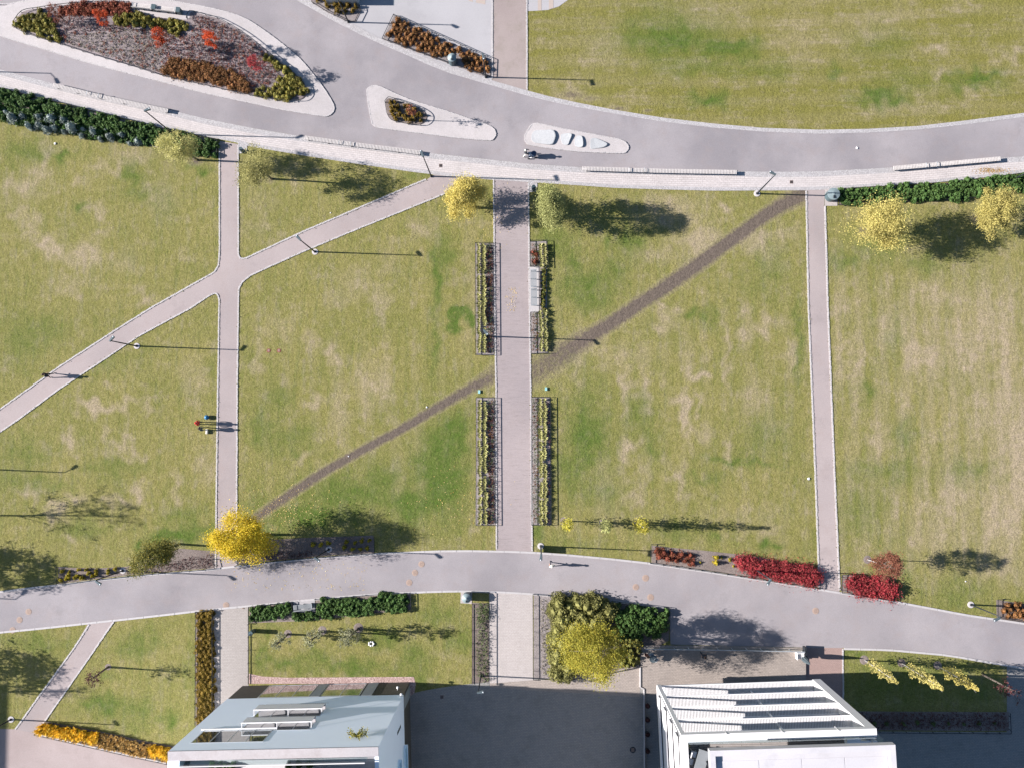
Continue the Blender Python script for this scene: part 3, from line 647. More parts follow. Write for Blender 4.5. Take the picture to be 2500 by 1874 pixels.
# ---------------------------------------------------------------- paths
sheet('footpath', [(537,345),(580,352),(581.5,620),(586,631),(600,633),(741,566),(838,525),(1000,456),(1045,437),(1060,425),(1160,432),(1150,440),(1072,478),(1000,507),(862,562.5),(741,613),(645,656),(612,672),(592,688),(583,705),(581,750),(579,950),(577,1385),(527,1390),(530,1120),(532.5,950),(535.5,750),(535.5,731),(532,719),(526,715.5),(514,719),(466,751),(410,781),(338,820),(241,885),(145,948),(48,1020),(-120,1134),(-120,1076),(0,998.5),(145,895),(290,801),(372,750),(500,678),(524,664),(534,650),(537,620)], 0.012, M['path_pink'])
sheet('footpath', [(1204,436),(1289,441),(1292,750),(1295,950),(1299,1350),(1211,1346),(1210,950),(1207,750)], 0.012, M['path_centre'])
sheet('footpath', [(1968,460),(2013,460),(2013,502),(2020.5,750),(2037,1148),(2049.5,1448),(2000,1440),(1990,1148),(1973,750)], 0.012, M['path_pink'])
sheet('footpath', [(1203,-80),(1284,-80),(1285,240),(1202,215)], 0.012, M['path_brown'])
sheet('footpath', [(218,1516),(280,1510),(217,1604),(109,1759),(84,1792),(25,1792),(96.5,1696),(181,1580)], 0.012, M['path_pink'])
sheet('plaza', [(-140,1774),(36,1779),(86,1789),(240,1822),(408,1861),(520,1890),(520,2200),(-140,2200)], 0.013, M['plaza_pink'])
sheet('plaza', [(580,-160),(1201,-160),(1201,205),(1097,170),(1000,130),(886,80),(765,12),(700,-30)], 0.012, M['concrete_light'])
sheet('footpath', [(520,1480),(607,1473),(607,1700),(700,2100),(520,2100)], 0.012, M['paver'])
sheet('footpath', [(1194,1436),(1301,1442),(1301,1672),(1194,1672)], 0.012, M['paver_light'])
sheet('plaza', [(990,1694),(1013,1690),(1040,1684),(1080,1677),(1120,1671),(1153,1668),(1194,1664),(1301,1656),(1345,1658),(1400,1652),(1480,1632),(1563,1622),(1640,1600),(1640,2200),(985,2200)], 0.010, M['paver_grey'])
sheet('paved_strip', [(1196,1667),(1302,1659),(1345,1658),(1400,1652),(1480,1632),(1562,1622),(1562,1700),(1300,1684),(1196,1676)], 0.015, M['paver_warm'])
sheet('footpath', [(1966,1579.5),(2057,1580),(2060,2200),(1900,2200)], 0.012, M['paver_pink'])
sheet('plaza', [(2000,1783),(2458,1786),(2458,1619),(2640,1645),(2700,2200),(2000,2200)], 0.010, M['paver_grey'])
# round plaza above the top lawn, with its stone stripes
ARC_L = [(1116,-6),(1150,5),(1201,16)]; ARC_R = [(1286,28),(1310,27),(1338,25),(1365,16),(1390,-2),(1410,-30)]
sheet('round_plaza', [(1090,-60)]+ARC_L+[(1201,-60)], 0.016, M['concrete_light'])
sheet('round_plaza', [(1286,-60)]+ARC_R+[(1420,-60)], 0.012, M['concrete_light'])
for a, b, arc in ((1144,1154,ARC_L),(1162,1185,ARC_L),(1313,1322,ARC_R),(1340,1351,ARC_R)):
    sheet('stone_stripe', [(a,-60),(b,-60),(b,interp(arc,b)-0.5),(a,interp(arc,a)-0.5)], 0.021, M['tan_stone'])
# ---------------------------------------------------------------- islands and their edges
ISL1 = crom([(-120,5),(0,16),(24,11),(55,4),(90,-4),(180,-22),(300,-20),(396,-1),(500,18),(572,36),(609,52),(657,84),(705,121),(741,154),(777,198),(802,234),(816,261),(813,275),(799,284),(777,282.5),(693,269),(621,254),(500,228),(410,204),(241,161),(121,125),(48,103),(0,88),(-120,50)], 4, True)
ISL2 = crom([(896,226),(903,214),(915,210.5),(930,213.5),(1000,244.5),(1097,275),(1169,299),(1200,311),(1210,324),(1207,337),(1193,343),(1121,337.5),(1000,322.5),(930,313),(915,308.5),(907,296)], 4, True)
ISL3 = crom([(1280,336),(1289,318),(1299,305),(1314,302.5),(1362,313),(1430,326),(1500,339),(1519,344),(1532,354),(1534,363),(1527,372),(1510,374.5),(1410,370),(1338,362),(1292,354),(1283,346)], 4, True)
for pl in (ISL1, ISL2, ISL3): sheet('traffic_island', pl, 0.085, M['concrete'], 0.0)
BED1 = crom([(37,56),(58,30),(97,22),(145,16),(193,11),(241,8),(321,9),(330,30),(400,46),(458,50),(468,30),(500,39),(529,46),(572,68),(609,92),(645,121),(681,150),(712,174),(741,205),(751,224),(744,240),(724,246.5),(669,243),(621,235.5),(572,225),(500,209),(458,200),(398,186),(338,167),(241,138.5),(145,108),(97,94),(45,72)], 3, True)
BED2 = crom([(942,250),(949,241.5),(963,244),(1000,257),(1024,267),(1040,279),(1042,293),(1032,303.5),(1014,306),(985,302),(956,294),(946,277)], 3, True)
BEDB = [(962,39),(1000,58),(1048,82),(1097,104),(1150,126),(1200,147),(1198,190),(1172,184),(1084,152),(1000,121),(934,97)]
BEDA = [(740,-30),(866,-30),(882,28),(868,55),(850,55),(800,32),(762,8)]
sheet('planting_bed', BED1, 0.115, M['mulch_mauve'], 0.05)
sheet('planting_bed', BED2, 0.115, M['soil'], 0.05)
sheet('planting_bed', BEDB, 0.045, M['mulch_pale'], 0.0)
sheet('planting_bed', BEDA, 0.045, M['mulch_pale'], 0.0)
CB = [('cl', (1161,595),(1204,595),(1206,866),(1163,867)), ('cl', (1163,971),(1207,971),(1209,1280),(1161,1281)), ('cr', (1295,590),(1334,588),(1337,862),(1296,864)), ('cr', (1298,970),(1342,969),(1345,1280),(1299,1281))]
for _, *q in CB: sheet('planting_bed', q, 0.028, M['mulch_pale'])
BEDL = [(143,1424),(143,1384),(240,1386),(310,1382),(330,1374),(440,1338),(525,1345),(527,1389),(500,1387),(362,1398),(241,1411)]
BEDM = [(578,1377),(590,1345),(640,1318),(740,1312),(912,1306),(914,1349),(814,1354),(741,1361),(645,1369)]
BEDR = [(1590,1372),(1591,1330),(1640,1336),(1720,1343),(1800,1352),(1860,1360),(2000,1390),(2001,1434),(1862,1412),(1741,1393)]
BEDQ = [(2054,1443),(2056,1402),(2170,1408),(2184,1440),(2183,1463)]
BEDS = [(2433,1508),(2432,1463),(2600,1487),(2600,1534)]
BEDH3 = [(609,1520),(609,1479),(715,1468),(716,1496),(770,1490),(770,1462),(907,1450),(1002,1446),(1004,1487),(880,1500),(760,1514)]
BEDV = [(478,1492),(521,1487),(521,1772),(478,1772)]
BEDC = [(1153,1470),(1194,1472),(1194,1664),(1153,1668)]
BEDW = [(1303,1450),(1345,1453),(1345,1656),(1303,1656)]
BEDO = [(1345,1453),(1500,1467),(1633,1484),(1633,1562),(1500,1640),(1345,1657)]
BEDY = [(86,1788),(109,1759),(241,1783),(362,1809),(425,1820),(425,1862),(314,1839),(217,1817)]
BEDK = [(2050,1735),(2463,1737),(2463,1783),(2050,1781)]
HED1 = [(-100,192),(0,216),(121,247),(241,277),(386,313),(475,331),(531,344),(531,382),(470,378),(410,366),(330,350),(200,330),(60,305),(-100,270)]
HED2 = [(2050,464),(2169,457),(2265,451),(2362,442),(2500,425),(2600,411),(2600,455),(2500,468),(2420,480),(2330,488),(2200,494),(2100,498),(2050,502)]
for q in (BEDL, BEDM, BEDR, BEDQ, BEDS, BEDH3, BEDV, BEDC, BEDO, BEDY, BEDK, HED1, HED2): sheet('planting_bed', q, 0.020, M['soil'])
sheet('planting_bed', BEDW, 0.022, M['mulch_pale'])
sheet('gravel_strip', [(608,1643),(640,1650),(700,1653),(850,1652),(990,1651),(1010,1651),(1015,1668),(1012,1690),(1000,1700),(1000,1668),(608,1668)], 0.016, M['red_gravel'])
sheet('bench_pad', [(1293,652),(1315,652),(1316,762),(1294,762)], 0.06, M['kerb'], 0.0)
sheet('bench_pad', [(716,1467),(769,1461),(769,1492),(717,1496)], 0.045, M['concrete_light'], 0.0)
sheet('bench_pad', [(323,9),(455,32),(458,50),(400,46),(330,32)], 0.125, M['concrete'], 0.05)
sheet('paved_corner', [(1125,1444),(1153,1444),(1152,1473),(1124,1471)], 0.03, M['paver_light'])
sheet('paved_corner', [(2013,462),(2045,462),(2044,503),(2014,503)], 0.034, M['paver_light'])
sheet('paved_corner', [(581,350),(604,356),(603,372),(582,376)], 0.034, M['cobble'])
sheet('paved_corner', [(1290,445),(1312,447),(1311,468),(1291,470)], 0.034, M['cobble'])
# ---------------------------------------------------------------- edging stones: each line is one joined run of small setts
def setts(pts, size=0.17, w=0.12, z=0.055, mat='stone_white', jit=0.25):
    mb = MB()
    ws = resample([P(*p) for p in pts], size)
    for i in range(len(ws)-1):
        a, b = ws[i], ws[i+1]; d = (b-a).normalized(); n = Vector((-d.y, d.x, 0)); c = (a+b)/2 + n*RNG.uniform(-jit,jit)*0.06
        L = size*RNG.uniform(0.40,0.48); ww = w*RNG.uniform(0.42,0.56); zz = z+RNG.uniform(-0.012,0.012); r = RNG.uniform(-0.12,0.12)
        d2 = (d*math.cos(r)+n*math.sin(r)); n2 = Vector((-d2.y, d2.x, 0)); k = len(mb.v)
        q = [c-d2*L-n2*ww, c+d2*L-n2*ww, c+d2*L+n2*ww, c-d2*L+n2*ww]
        mb.v += [(p.x,p.y,0.0) for p in q]+[(p.x,p.y,zz) for p in q]
        mb.f += [(k+4,k+5,k+6,k+7),(k,k+1,k+5,k+4),(k+1,k+2,k+6,k+5),(k+2,k+3,k+7,k+6),(k+3,k,k+4,k+7)]
    o = mb.obj('edging_setts', M[mat], kind='stuff'); o['label'] = 'row of small pale granite setts edging a footpath'; o['category'] = 'edging'
    return o
SETT_LINES = [[(536,350),(536,620),(533,650),(523,665),(500,678),(372,750),(290,801),(145,895),(0,998.5),(-100,1063)],
 [(-100,1122),(48,1021),(145,949),(241,886),(338,821),(410,782),(466,752),(514,720),(526,716),(532,719.5),(535,731),(535,750),(532,950),(529.5,1120),(526.5,1385)],
 [(581.5,354),(582,620),(585,629),(592,632),(602,630),(741,565),(838,524),(1000,455),(1043,437)],
 [(577.5,1378),(579,950),(582,750),(583,705),(591,689),(611,673),(645,657),(741,614),(862,563.5),(1000,508),(1072,479),(1150,442)],
 [(1205,438),(1208,750),(1211,950),(1212,1343)], [(1290,446),(1292.5,750),(1295.5,950),(1299,1345)],
 [(1968,466),(1973.5,750),(1990,1148),(2000,1434)], [(2014,503),(2021,750),(2037,1148),(2050,1443)],
 [(1202,-40),(1202,196)], [(1286,-40),(1286.5,222)],
 [(218,1523),(181,1581),(96.5,1697),(38,1779)], [(279,1514),(217,1605),(109,1760),(86,1789)],
 [(2057.5,1582),(2059,1780),(2059,1900)], [(88,1791),(217,1820),(314,1842),(408,1862)]]
for L in SETT_LINES: setts(L, w=0.15)
# islands and beds: narrow setts ring
for L in (ISL1[8:], ISL2, ISL3): setts(L+[L[0]] if L is not ISL1 else L, 0.2, 0.1, 0.095, 'stone_white')
# long kerb stones of the lower road
unit = MB(); unit.box(-0.5,0.5,-0.5,0.5,0,1); UNIT = unit.mesh('kerb_stone', M['kerb'])
def kerb(pts, gaps=()):
    k = bpy.data.objects.new('kerb', None); COL.objects.link(k); k['kind'] = 'structure'
    ws = resample([P(*p) for p in pts], 1.58)
    for i in range(len(ws)-1):
        a, b = ws[i], ws[i+1]; c = (a+b)/2; d = b-a
        o = link('kerb_stone', UNIT, k, (c.x, c.y, 0)); o.scale = (d.length-0.03, 0.19, 0.075+RNG.uniform(-0.004,0.004)); o.rotation_euler = (0,0,math.atan2(d.y,d.x))
kerb([(x, y+2) for x, y in LOW_TOP]); kerb([(x, y+1) for x, y in LOW_BOT]); kerb([(x, y+2) for x, y in LOW_BOT2[3:]])
# ================================================================ buildings
def vbrick(name, c1, c2, mortar, w, h, msize=0.01):
    t = NT(name, 0.8, 0.3); s = t.n('ShaderNodeSeparateXYZ'); t.put(s.inputs[0], t.pos)
    cx = t.n('ShaderNodeCombineXYZ'); t.put(cx.inputs[0], t.math('ADD', s.outputs[0], s.outputs[1])); t.put(cx.inputs[1], s.outputs[2])
    b = t.n('ShaderNodeTexBrick'); t.put(b.inputs['Vector'], cx.outputs[0]); b.inputs['Scale'].default_value = 1
    b.inputs['Brick Width'].default_value = w; b.inputs['Row Height'].default_value = h; b.inputs['Mortar Size'].default_value = msize
    t.put(b.inputs['Color1'], c1); t.put(b.inputs['Color2'], c2); t.put(b.inputs['Mortar'], mortar)
    t.bump(t.math('SUBTRACT', 1.0, b.outputs['Fac']), 0.5, 0.02)
    return t.col(b.outputs[0])
M['clad'] = vbrick('brown_cladding', (0.090,0.080,0.066), (0.070,0.063,0.054), (0.035,0.03,0.026), 0.6, 0.11)
class Fac:
    """a building standing on surveyed front corners; its own axes: s along the front, d outward, z up"""
    def __init__(s, a, b, name, label, cat='building'):
        s.O = P(*a); e = P(*b)-s.O; s.L = e.length; s.U = e.normalized(); s.N = Vector((-s.U.y, s.U.x, 0))
        s.t = thing(name, label, cat, s.O, math.atan2(s.U.y, s.U.x))
    def hit(s, px, py, d=0.0):
        r = (CAMM @ Vector((px-W0/2, -(py-H0/2), -F0))); o = Vector((0,0,H))
        t = ((s.O+s.N*d)-o).dot(s.N)/r.dot(s.N); q = o+r*t-s.O
        return q.dot(s.U), q.z
    def side(s, px, py, at):
        r = (CAMM @ Vector((px-W0/2, -(py-H0/2), -F0))); o = Vector((0,0,H))
        t = ((s.O+s.U*at)-o).dot(s.U)/r.dot(s.U); q = o+r*t-s.O
        return q.dot(s.N), q.z
    def loc(s, px, py, z):
        q = P(px, py, z)-s.O; return q.dot(s.U), q.dot(s.N)
    def box(s, name, x0, x1, y0, y1, z0, z1, mat, parent=None):
        mb = MB(); mb.box(x0,x1,y0,y1,z0,z1); return mb.obj(name, M[mat], parent or s.t)
def window(B, s0, s1, z0, z1, d=0.0, cols=3, mat='glass', frame='grey_metal', recess=0.10):
    """frame standing 3 cm proud, panes set back, one pane object per bay"""
    mb = MB(); f = 0.07
    mb.box(s0-f, s1+f, d-recess, d+0.03, z0-f, z0); mb.box(s0-f, s1+f, d-recess, d+0.03, z1, z1+f)
    for i in range(cols+1):
        x = s0+(s1-s0)*i/cols; mb.box(x-f*0.5, x+f*0.5, d-recess, d+0.03, z0, z1)
    w = mb.obj('window', M[frame], B.t)
    for i in range(cols):
        a = s0+(s1-s0)*i/cols+f*0.5; b = s0+(s1-s0)*(i+1)/cols-f*0.5
        m2 = MB(); m2.box(a, b, d-0.02, d+0.012, z0, z1); m2.obj('pane', M[mat], w)
    return w
# ---------------- left block
LB = Fac((592,1673), (1000,1663.5), 'apartment_building', 'pale blue-grey plastered apartment block with brown clad ground floor and white rail canopies', 'building')
L = LB.L; ZR = 16.2
LB.box('ground_floor_wall', 0, L, -16, 0, 0, 3.9, 'clad')
LB.box('wall', -0.03, L+0.03, -0.67, 0.04, 3.9, ZR-0.12, 'plaster')
LB.box('wall', -0.03, 0.9, -16, -0.67, 3.9, ZR-0.12, 'plaster')
LB.box('wall', L-0.27, L+0.03, -16, -0.67, 3.9, ZR-0.12, 'plaster')
LB.box('parapet_coping', -0.03, L+0.03, -0.67, 0.06, ZR-0.12, ZR, 'plaster_top')
LB.box('parapet_coping', -0.05, 0.9, -16, -0.67, ZR-0.12, ZR, 'plaster')
LB.box('parapet_coping', L-0.27, L+0.05, -16, -0.67, ZR-0.12, ZR, 'plaster')
LB.box('terrace_floor', 0.9, L-0.27, -16, -0.67, 14.9, 15.1, 'roof_white')
mb = MB(); mb.box(0.9, L-0.9, -0.86, -0.83, ZR-0.6, ZR+0.72); g = mb.obj('glass_balustrade', M['clear'], LB.t)
mb = MB(); mb.box(0.9, L-0.9, -0.88, -0.81, ZR+0.72, ZR+0.77); mb.obj('top_rail', M['white'], g)
mb = MB(); mb.box(0.6, L-0.3, -13, -0.62, 19.2, 19.5); mb.obj('roof', M['roof_white'], LB.t)
mb = MB(); mb.box(2.4, L-1.2, -12, -3.2, 15.1, 19.2); mb.obj('penthouse_wall', M['glass_dark'], LB.t)
PL = [shrub_mesh('planter_shrub', M['f_box'], 0.38, 0.7, 240, 0.06)]
for px in (452,512,530,548,565,700,726,752): 
    x, d = LB.loc(px, 1871, 15.6); o = link('planter_shrub', PL[0], LB.t, (x, d, 15.1)); o.rotation_euler = (0,0,px)
# ground floor windows with grey metal panels
for a, b, c_ in ((661,777,3), (804,893,2)):
    s0 = LB.hit(a, 1671)[0]; s1 = LB.hit(b, 1671)[0]
    window(LB, s0, s1, 0.25, 3.65, 0.0, c_, 'glass', 'pale_metal')
for a, b in ((779,802),(897,923)):
    s0 = LB.hit(a, 1671)[0]; s1 = LB.hit(b, 1671)[0]; LB.box('metal_panel', s0+0.05, s1, -0.05, 0.06, 0.2, 3.8, 'slat_grey')
# tall recess and windows behind the two canopies
s0, z1 = LB.hit(650,1719); s1 = LB.hit(802,1717)[0]; z2 = LB.hit(640,1739)[1]
mb = MB(); mb.box(s0, s1, 0.02, 0.055, z1, z1+0.06); mb.obj('window_sill', M['pale_metal'], LB.t)
s0, za = LB.hit(628,1719); s1, _ = LB.hit(800,1719)
for (pa, pb, yr, yw, yb) in ((620,783,1731.5,1745.5,1719.5), (590,758,1763.5,1777.5,1750)):
    s0, zr = LB.hit(pa, yr, 0.55); s1 = LB.hit(pb, yr, 0.55)[0]; zb = zr-1.15
    window(LB, s0+0.1, s1-0.1, zb+0.05, zr+0.42, 0.04, 4, 'glass', 'pale_metal')
    fl = MB(); fl.box(s0, s1, 0.05, 0.55, zb-0.14, zb); c_ = fl.obj('balcony', M['plaster_top'], LB.t)
    m2 = MB(); m2.box(s0-0.03, s1+0.03, 0.52, 0.60, zr, zr+0.09); m2.obj('top_rail', M['white'], c_)
    n_ = 34
    for i in range(n_):
        x = s0+(s1-s0)*i/n_; m2 = MB(); m2.box(x+0.02, x+(s1-s0)/n_-0.015, 0.535, 0.575, zb, zr); m2.obj('slat', M['white'], c_)
    for x in (s0, (s0+s1)/2, s1-0.06):
        m2 = MB(); m2.box(x, x+0.06, 0.04, 0.53, zr+0.0, zr+0.07); m2.obj('bracket', M['white'], c_)
s0, z0 = LB.hit(499,1784); s1, _ = LB.hit(664,1784); z1 = LB.hit(500,1813)[1]
window(LB, s0, s1, z0, z1, 0.04, 4, 'glass', 'pale_metal')
mb = MB(); mb.box(s0-0.3, s1+0.3, 0.04, 0.16, z0-0.16, z0-0.07); mb.obj('window_sill', M['white'], LB.t)
# faint render joints
mb = MB()
for z in (6.6, 9.6, 12.9): mb.box(0.02, L-0.02, 0.035, 0.045, z, z+0.025)
# vine on the wall
cx, cz = LB.hit(872,1800); p = []
for i in range(11):
    a = RNG.uniform(0, 6.28); Lh = RNG.uniform(0.5,1.15)
    for k in range(46):
        q = k/46; p.append((cx+math.cos(a)*Lh*q*1.0+RNG.gauss(0,0.06), 0.10+RNG.uniform(0,0.55)*q+0.05, cz+math.sin(a)*Lh*q*1.3+RNG.gauss(0,0.08)))
V, F = leaf_quads(np.array(p), len(p), 0.075); link('climbing_plant', np_mesh('climbing_plant', V, F, M['f_dusky']), LB.t, kind='stuff')
for px, py in ((973,1689),(988,1706)):
    x, z = LB.hit(px-2, py-6); m2 = MB(); m2.ball((min(x, L-0.1), 0.22, z), 0.13, 6); m2.bar((min(x,L-0.1),0,z+0.05),(min(x,L-0.1),0.2,z),0.05); m2.obj('wall_lamp', M['white'], LB.t, True)
# east side: a long window strip and balcony fronts
d0, z0 = LB.side(973,1778,L); d1, z1 = LB.side(936,1870,L)
mb = MB()
for k in range(9):
    a = d0+(d1-d0)*k/9; b = d0+(d1-d0)*(k+1)/9
    mb2 = MB(); mb2.box(L+0.03, L+0.05, b+0.06, a, z0-1.0, z0+0.9); mb2.obj('pane', M['glass_dark'], LB.t)
for z in (4.2, 7.4):
    mb2 = MB(); mb2.box(L+0.02, L+0.35, -15, -4.5, z-0.2, z); mb2.obj('balcony_slab', M['plaster'], LB.t)
    mb2 = MB(); mb2.box(L+0.30, L+0.33, -15, -4.5, z, z+1.0); mb2.obj('balcony_glass', M['clear'], LB.t)
LB.box('metal_panel', L+0.0, L+0.05, -1.4, -0.25, 0.1, 3.85, 'slat_grey')

# ---------------- right block
RB = Fac((1589,1640), (1969,1627), 'apartment_building', 'white apartment block wrapped in a white frame with rows of slatted balcony grilles', 'building')
L = RB.L; FZ = [3.95, 6.9, 9.85, 12.8]
RB.box('ground_floor_wall', 1.2, L-1.2, -16, -1.5, 0, 3.7, 'glass_dark')
RB.box('core_wall', 0.5, L-0.35, -16, -1.75, 3.7, 15.0, 'glass_dark')
RB.box('side_wall', L-0.35, L, -16, -0.95, 3.7, 15.9, 'white')
RB.box('frame_jamb', 0, 0.34, -0.14, 0, 3.7, 15.45, 'white'); RB.box('frame_jamb', L-0.72, L, -0.95, 0, 3.7, 15.45, 'white')
RB.box('frame_beam', 0, L-0.72, -0.95, -0.14, 3.5, 3.78, 'white'); RB.box('frame_beam', 0, L, -0.62, 0, 15.45, 15.9, 'white')
for k, z in enumerate(FZ):
    RB.box('balcony_floor', 0.35, L*0.36, -1.75, -0.95, z-0.2, z-0.03, 'wood_warm'); RB.box('balcony_floor', L*0.36, L-0.35, -1.75, -1.07, z-0.2, z-0.03, 'deck')  # one board floor: warm left part painted as sunlit, greyer rest as unlit
    mb = MB(); mb.box(0.34, L-0.72, -0.09, -0.02, z, z+0.07); mb.box(0.34, L-0.72, -1.06, -0.95, z+0.02, z+0.14)
    g = mb.obj('balcony_grille', M['white'], RB.t)
    mb = MB(); x = 0.42
    while x < L-0.78: mb.box(x, x+0.076, -0.95, -0.09, z+0.0, z+0.05); x += 0.125
    mb.obj('slats', M['white'], g, kind='stuff')
    mb = MB(); mb.box(0.4, L-0.8, -1.16, -1.12, z+0.85, z+0.9)
    x = 0.5
    while x < L-0.9: mb.box(x, x+0.03, -1.16, -1.13, z-0.12, z+0.85); x += 0.25
    mb.obj('railing', M['pale_metal'], RB.t, kind='stuff')
    for j in range(6):
        a = 0.6+j*(L-1.4)/6; m2 = MB(); m2.box(a, a+(L-1.4)/6-0.12, -1.76, -1.72, z-0.1, z+2.4); m2.obj('pane', M['glass'], RB.t)
mx = RB.hit(1836,1671)[0]
RB.box('downpipe', mx, mx+0.14, -0.95, -0.80, 3.8, 15.4, 'white')
# stepped white balcony fronts of the west side
RB.box('side_wall', 0.22, 0.36, -16, -0.95, 3.7, 15.0, 'white')
for k, z in enumerate([3.5]+FZ[1:]+[15.0]):
    RB.box('balcony_front', 0, 0.10, -16, -0.95, z-0.1, z+0.95, 'white')
    RB.box('balcony_slab', 0.10, 0.34, -16, -0.95, z-0.1, z+0.06, 'plaster_top')
RB.box('roof_parapet', 0.10, 0.5, -16, -0.62, 15.0, 15.95, 'white')
RB.box('roof_deck', 0.5, L-0.35, -16, -0.62, 14.85, 15.05, 'deck')
m2 = MB(); m2.box(L-0.02, L+0.42, -2.4, -2.37, 14.9, 16.0); m2.box(L+0.40, L+0.43, -2.4, -0.8, 14.9, 16.0); m2.obj('glass_corner', M['clear'], RB.t)
for px in (1763, 1900, 2038):
    x = RB.hit(px, 1772)[0]; m2 = MB(); m2.bar((x, -0.02, 15.2), (x, -0.02, 16.0), 0.06); m2.obj('rail_post', M['white'], RB.t)
m2 = MB(); m2.box(0.5, L-0.2, -0.60, -0.58, 15.9, 16.35); m2.obj('glass_balustrade', M['clear'], RB.t)
# roof pavilion
x0, y0 = RB.loc(1728,1822,18.35); x1, y1 = RB.loc(2178,1812,18.35); yf = (y0+y1)/2
mb = MB(); mb.box(x0, x1, yf-15, yf, 18.35, 18.62); pv = mb.obj('pavilion_roof', M['roof_white'], RB.t)
mb = MB(); mb.box(x0, x1, yf-0.42, yf, 18.62, 18.9); mb.box(x0, x0+0.42, yf-15, yf-0.42, 18.62, 18.9); mb.box(x1-0.42, x1, yf-15, yf-0.42, 18.62, 18.9); mb.obj('roof_rim', M['roof_white'], pv)
for i in range(4):
    a = x0+0.5+i*(x1-x0-1)/4; m2 = MB(); m2.box(a+0.03, a+(x1-x0-1)/4-0.03, yf-14, yf-0.9, 18.62, 18.64); m2.obj('membrane_sheet', M['roof_white'], pv)
RB.box('pavilion_wall', x0+1.6, L-0.8, -16, -3.4, 15.05, 18.35, 'glass_dark')
for x in (x0+0.3, x0+5.2, L-0.9): RB.box('pavilion_post', x, x+0.12, -2.2, -2.08, 15.05, 18.35, 'dark_metal')
# things on the roof deck
def deckpos(px, py, z): return P(px, py, z)
ta = thing('garden_table', 'long grey table on the roof deck of the white block', 'table', P(1707,1852,15.05)+Vector((0,0,0)), -0.30)
mb = MB(); mb.box(-0.42,0.42,-1.0,1.0,0.70,0.75); mb.obj('tabletop', M['slat_grey'], ta)
for a, b in ((-0.36,-0.9),(0.36,-0.9),(-0.36,0.9),(0.36,0.9)):
    m2 = MB(); m2.box(a-0.03,a+0.03,b-0.03,b+0.03,0,0.70); m2.obj('leg', M['grey_metal'], ta)
for (px, py, lb) in ((1690,1834,'white chair nearest the front parapet at the roof deck table'),(1682,1852,'white chair in the middle of the row at the roof deck table'),(1675,1872,'white chair farthest from the front parapet at the roof deck table')):
    c_ = thing('chair', lb, 'chair', P(px,py,15.05), 1.27, 'white chairs on the roof deck')
    for nm, q in (('seat',(-0.22,0.22,-0.22,0.22,0.42,0.47)),('backrest',(-0.22,0.22,0.20,0.25,0.47,0.88))):
        m2 = MB(); m2.box(*q); m2.obj(nm, M['white'], c_)
    for a in (-0.19,0.19):
        for b in (-0.19,0.19): m2 = MB(); m2.box(a-0.02,a+0.02,b-0.02,b+0.02,0,0.42); m2.obj('leg', M['white'], c_)
pp = thing('potted_plant', 'leafy green plant in the corner of the roof deck', 'potted plant', P(1674,1812,15.05))
m2 = MB(); m2.lathe((0,0,0), [(0.16,0),(0.22,0.35)], 12); m2.obj('pot', M['brown_pot'], pp)
o = link('foliage', shrub_mesh('foliage', M['f_green'], 0.34, 0.6, 220, 0.08), pp, (0,0,0.32))
for (px, py, w, lb) in ((2077,1806,1.0,'larger blue-grey storage box on the roof deck'),(2107,1812,0.85,'smaller blue-grey storage box on the roof deck')):
    b_ = thing('storage_box', lb, 'storage box', P(px,py,15.05), math.atan2(RB.U.y,RB.U.x), 'storage boxes on the roof deck')
    m2 = MB(); m2.box(-w/2,w/2,-0.35,0.35,0,0.62); m2.obj('body', M['plaster'], b_)
    m2 = MB(); m2.box(-w/2-0.02,w/2+0.02,-0.37,0.37,0.62,0.67); m2.obj('lid', M['plaster'], b_)

# ---------------- neighbour at the left, outside the picture: its shade lies across the corner
NB = Fac((-1010,1636), (-640,1636), 'apartment_building', 'plain grey block beyond the left edge whose shadow falls on the corner plaza')
NB.box('wall', 0, NB.L, -22, 0, 0, 13.3, 'plaster')
NB.box('roof', 0.3, NB.L-0.3, -21.7, -0.3, 13.3, 13.35, 'roof_white')
for z in (1.0, 4.2, 7.4, 10.2):
    for i in range(5): window(NB, 1+i*2.9, 2.6+i*2.9, z, z+1.6, 0.0, 2)
# ---------------- glass kiosk at the top edge
K = Fac((800,12), (878,12), 'kiosk', 'low glass-roofed kiosk on the grey plaza at the top edge', 'kiosk')
K.box('wall', 0, K.L, 0, 0.1, 0, 1.7, 'pale_metal'); K.box('wall', K.L-0.1, K.L, 0.1, 3.5, 0, 1.7, 'pale_metal'); K.box('wall', 0, 0.1, 0.1, 3.5, 0, 1.7, 'pale_metal')
K.box('glass_roof', 0, K.L, 0, 3.5, 1.7, 1.73, 'clear')
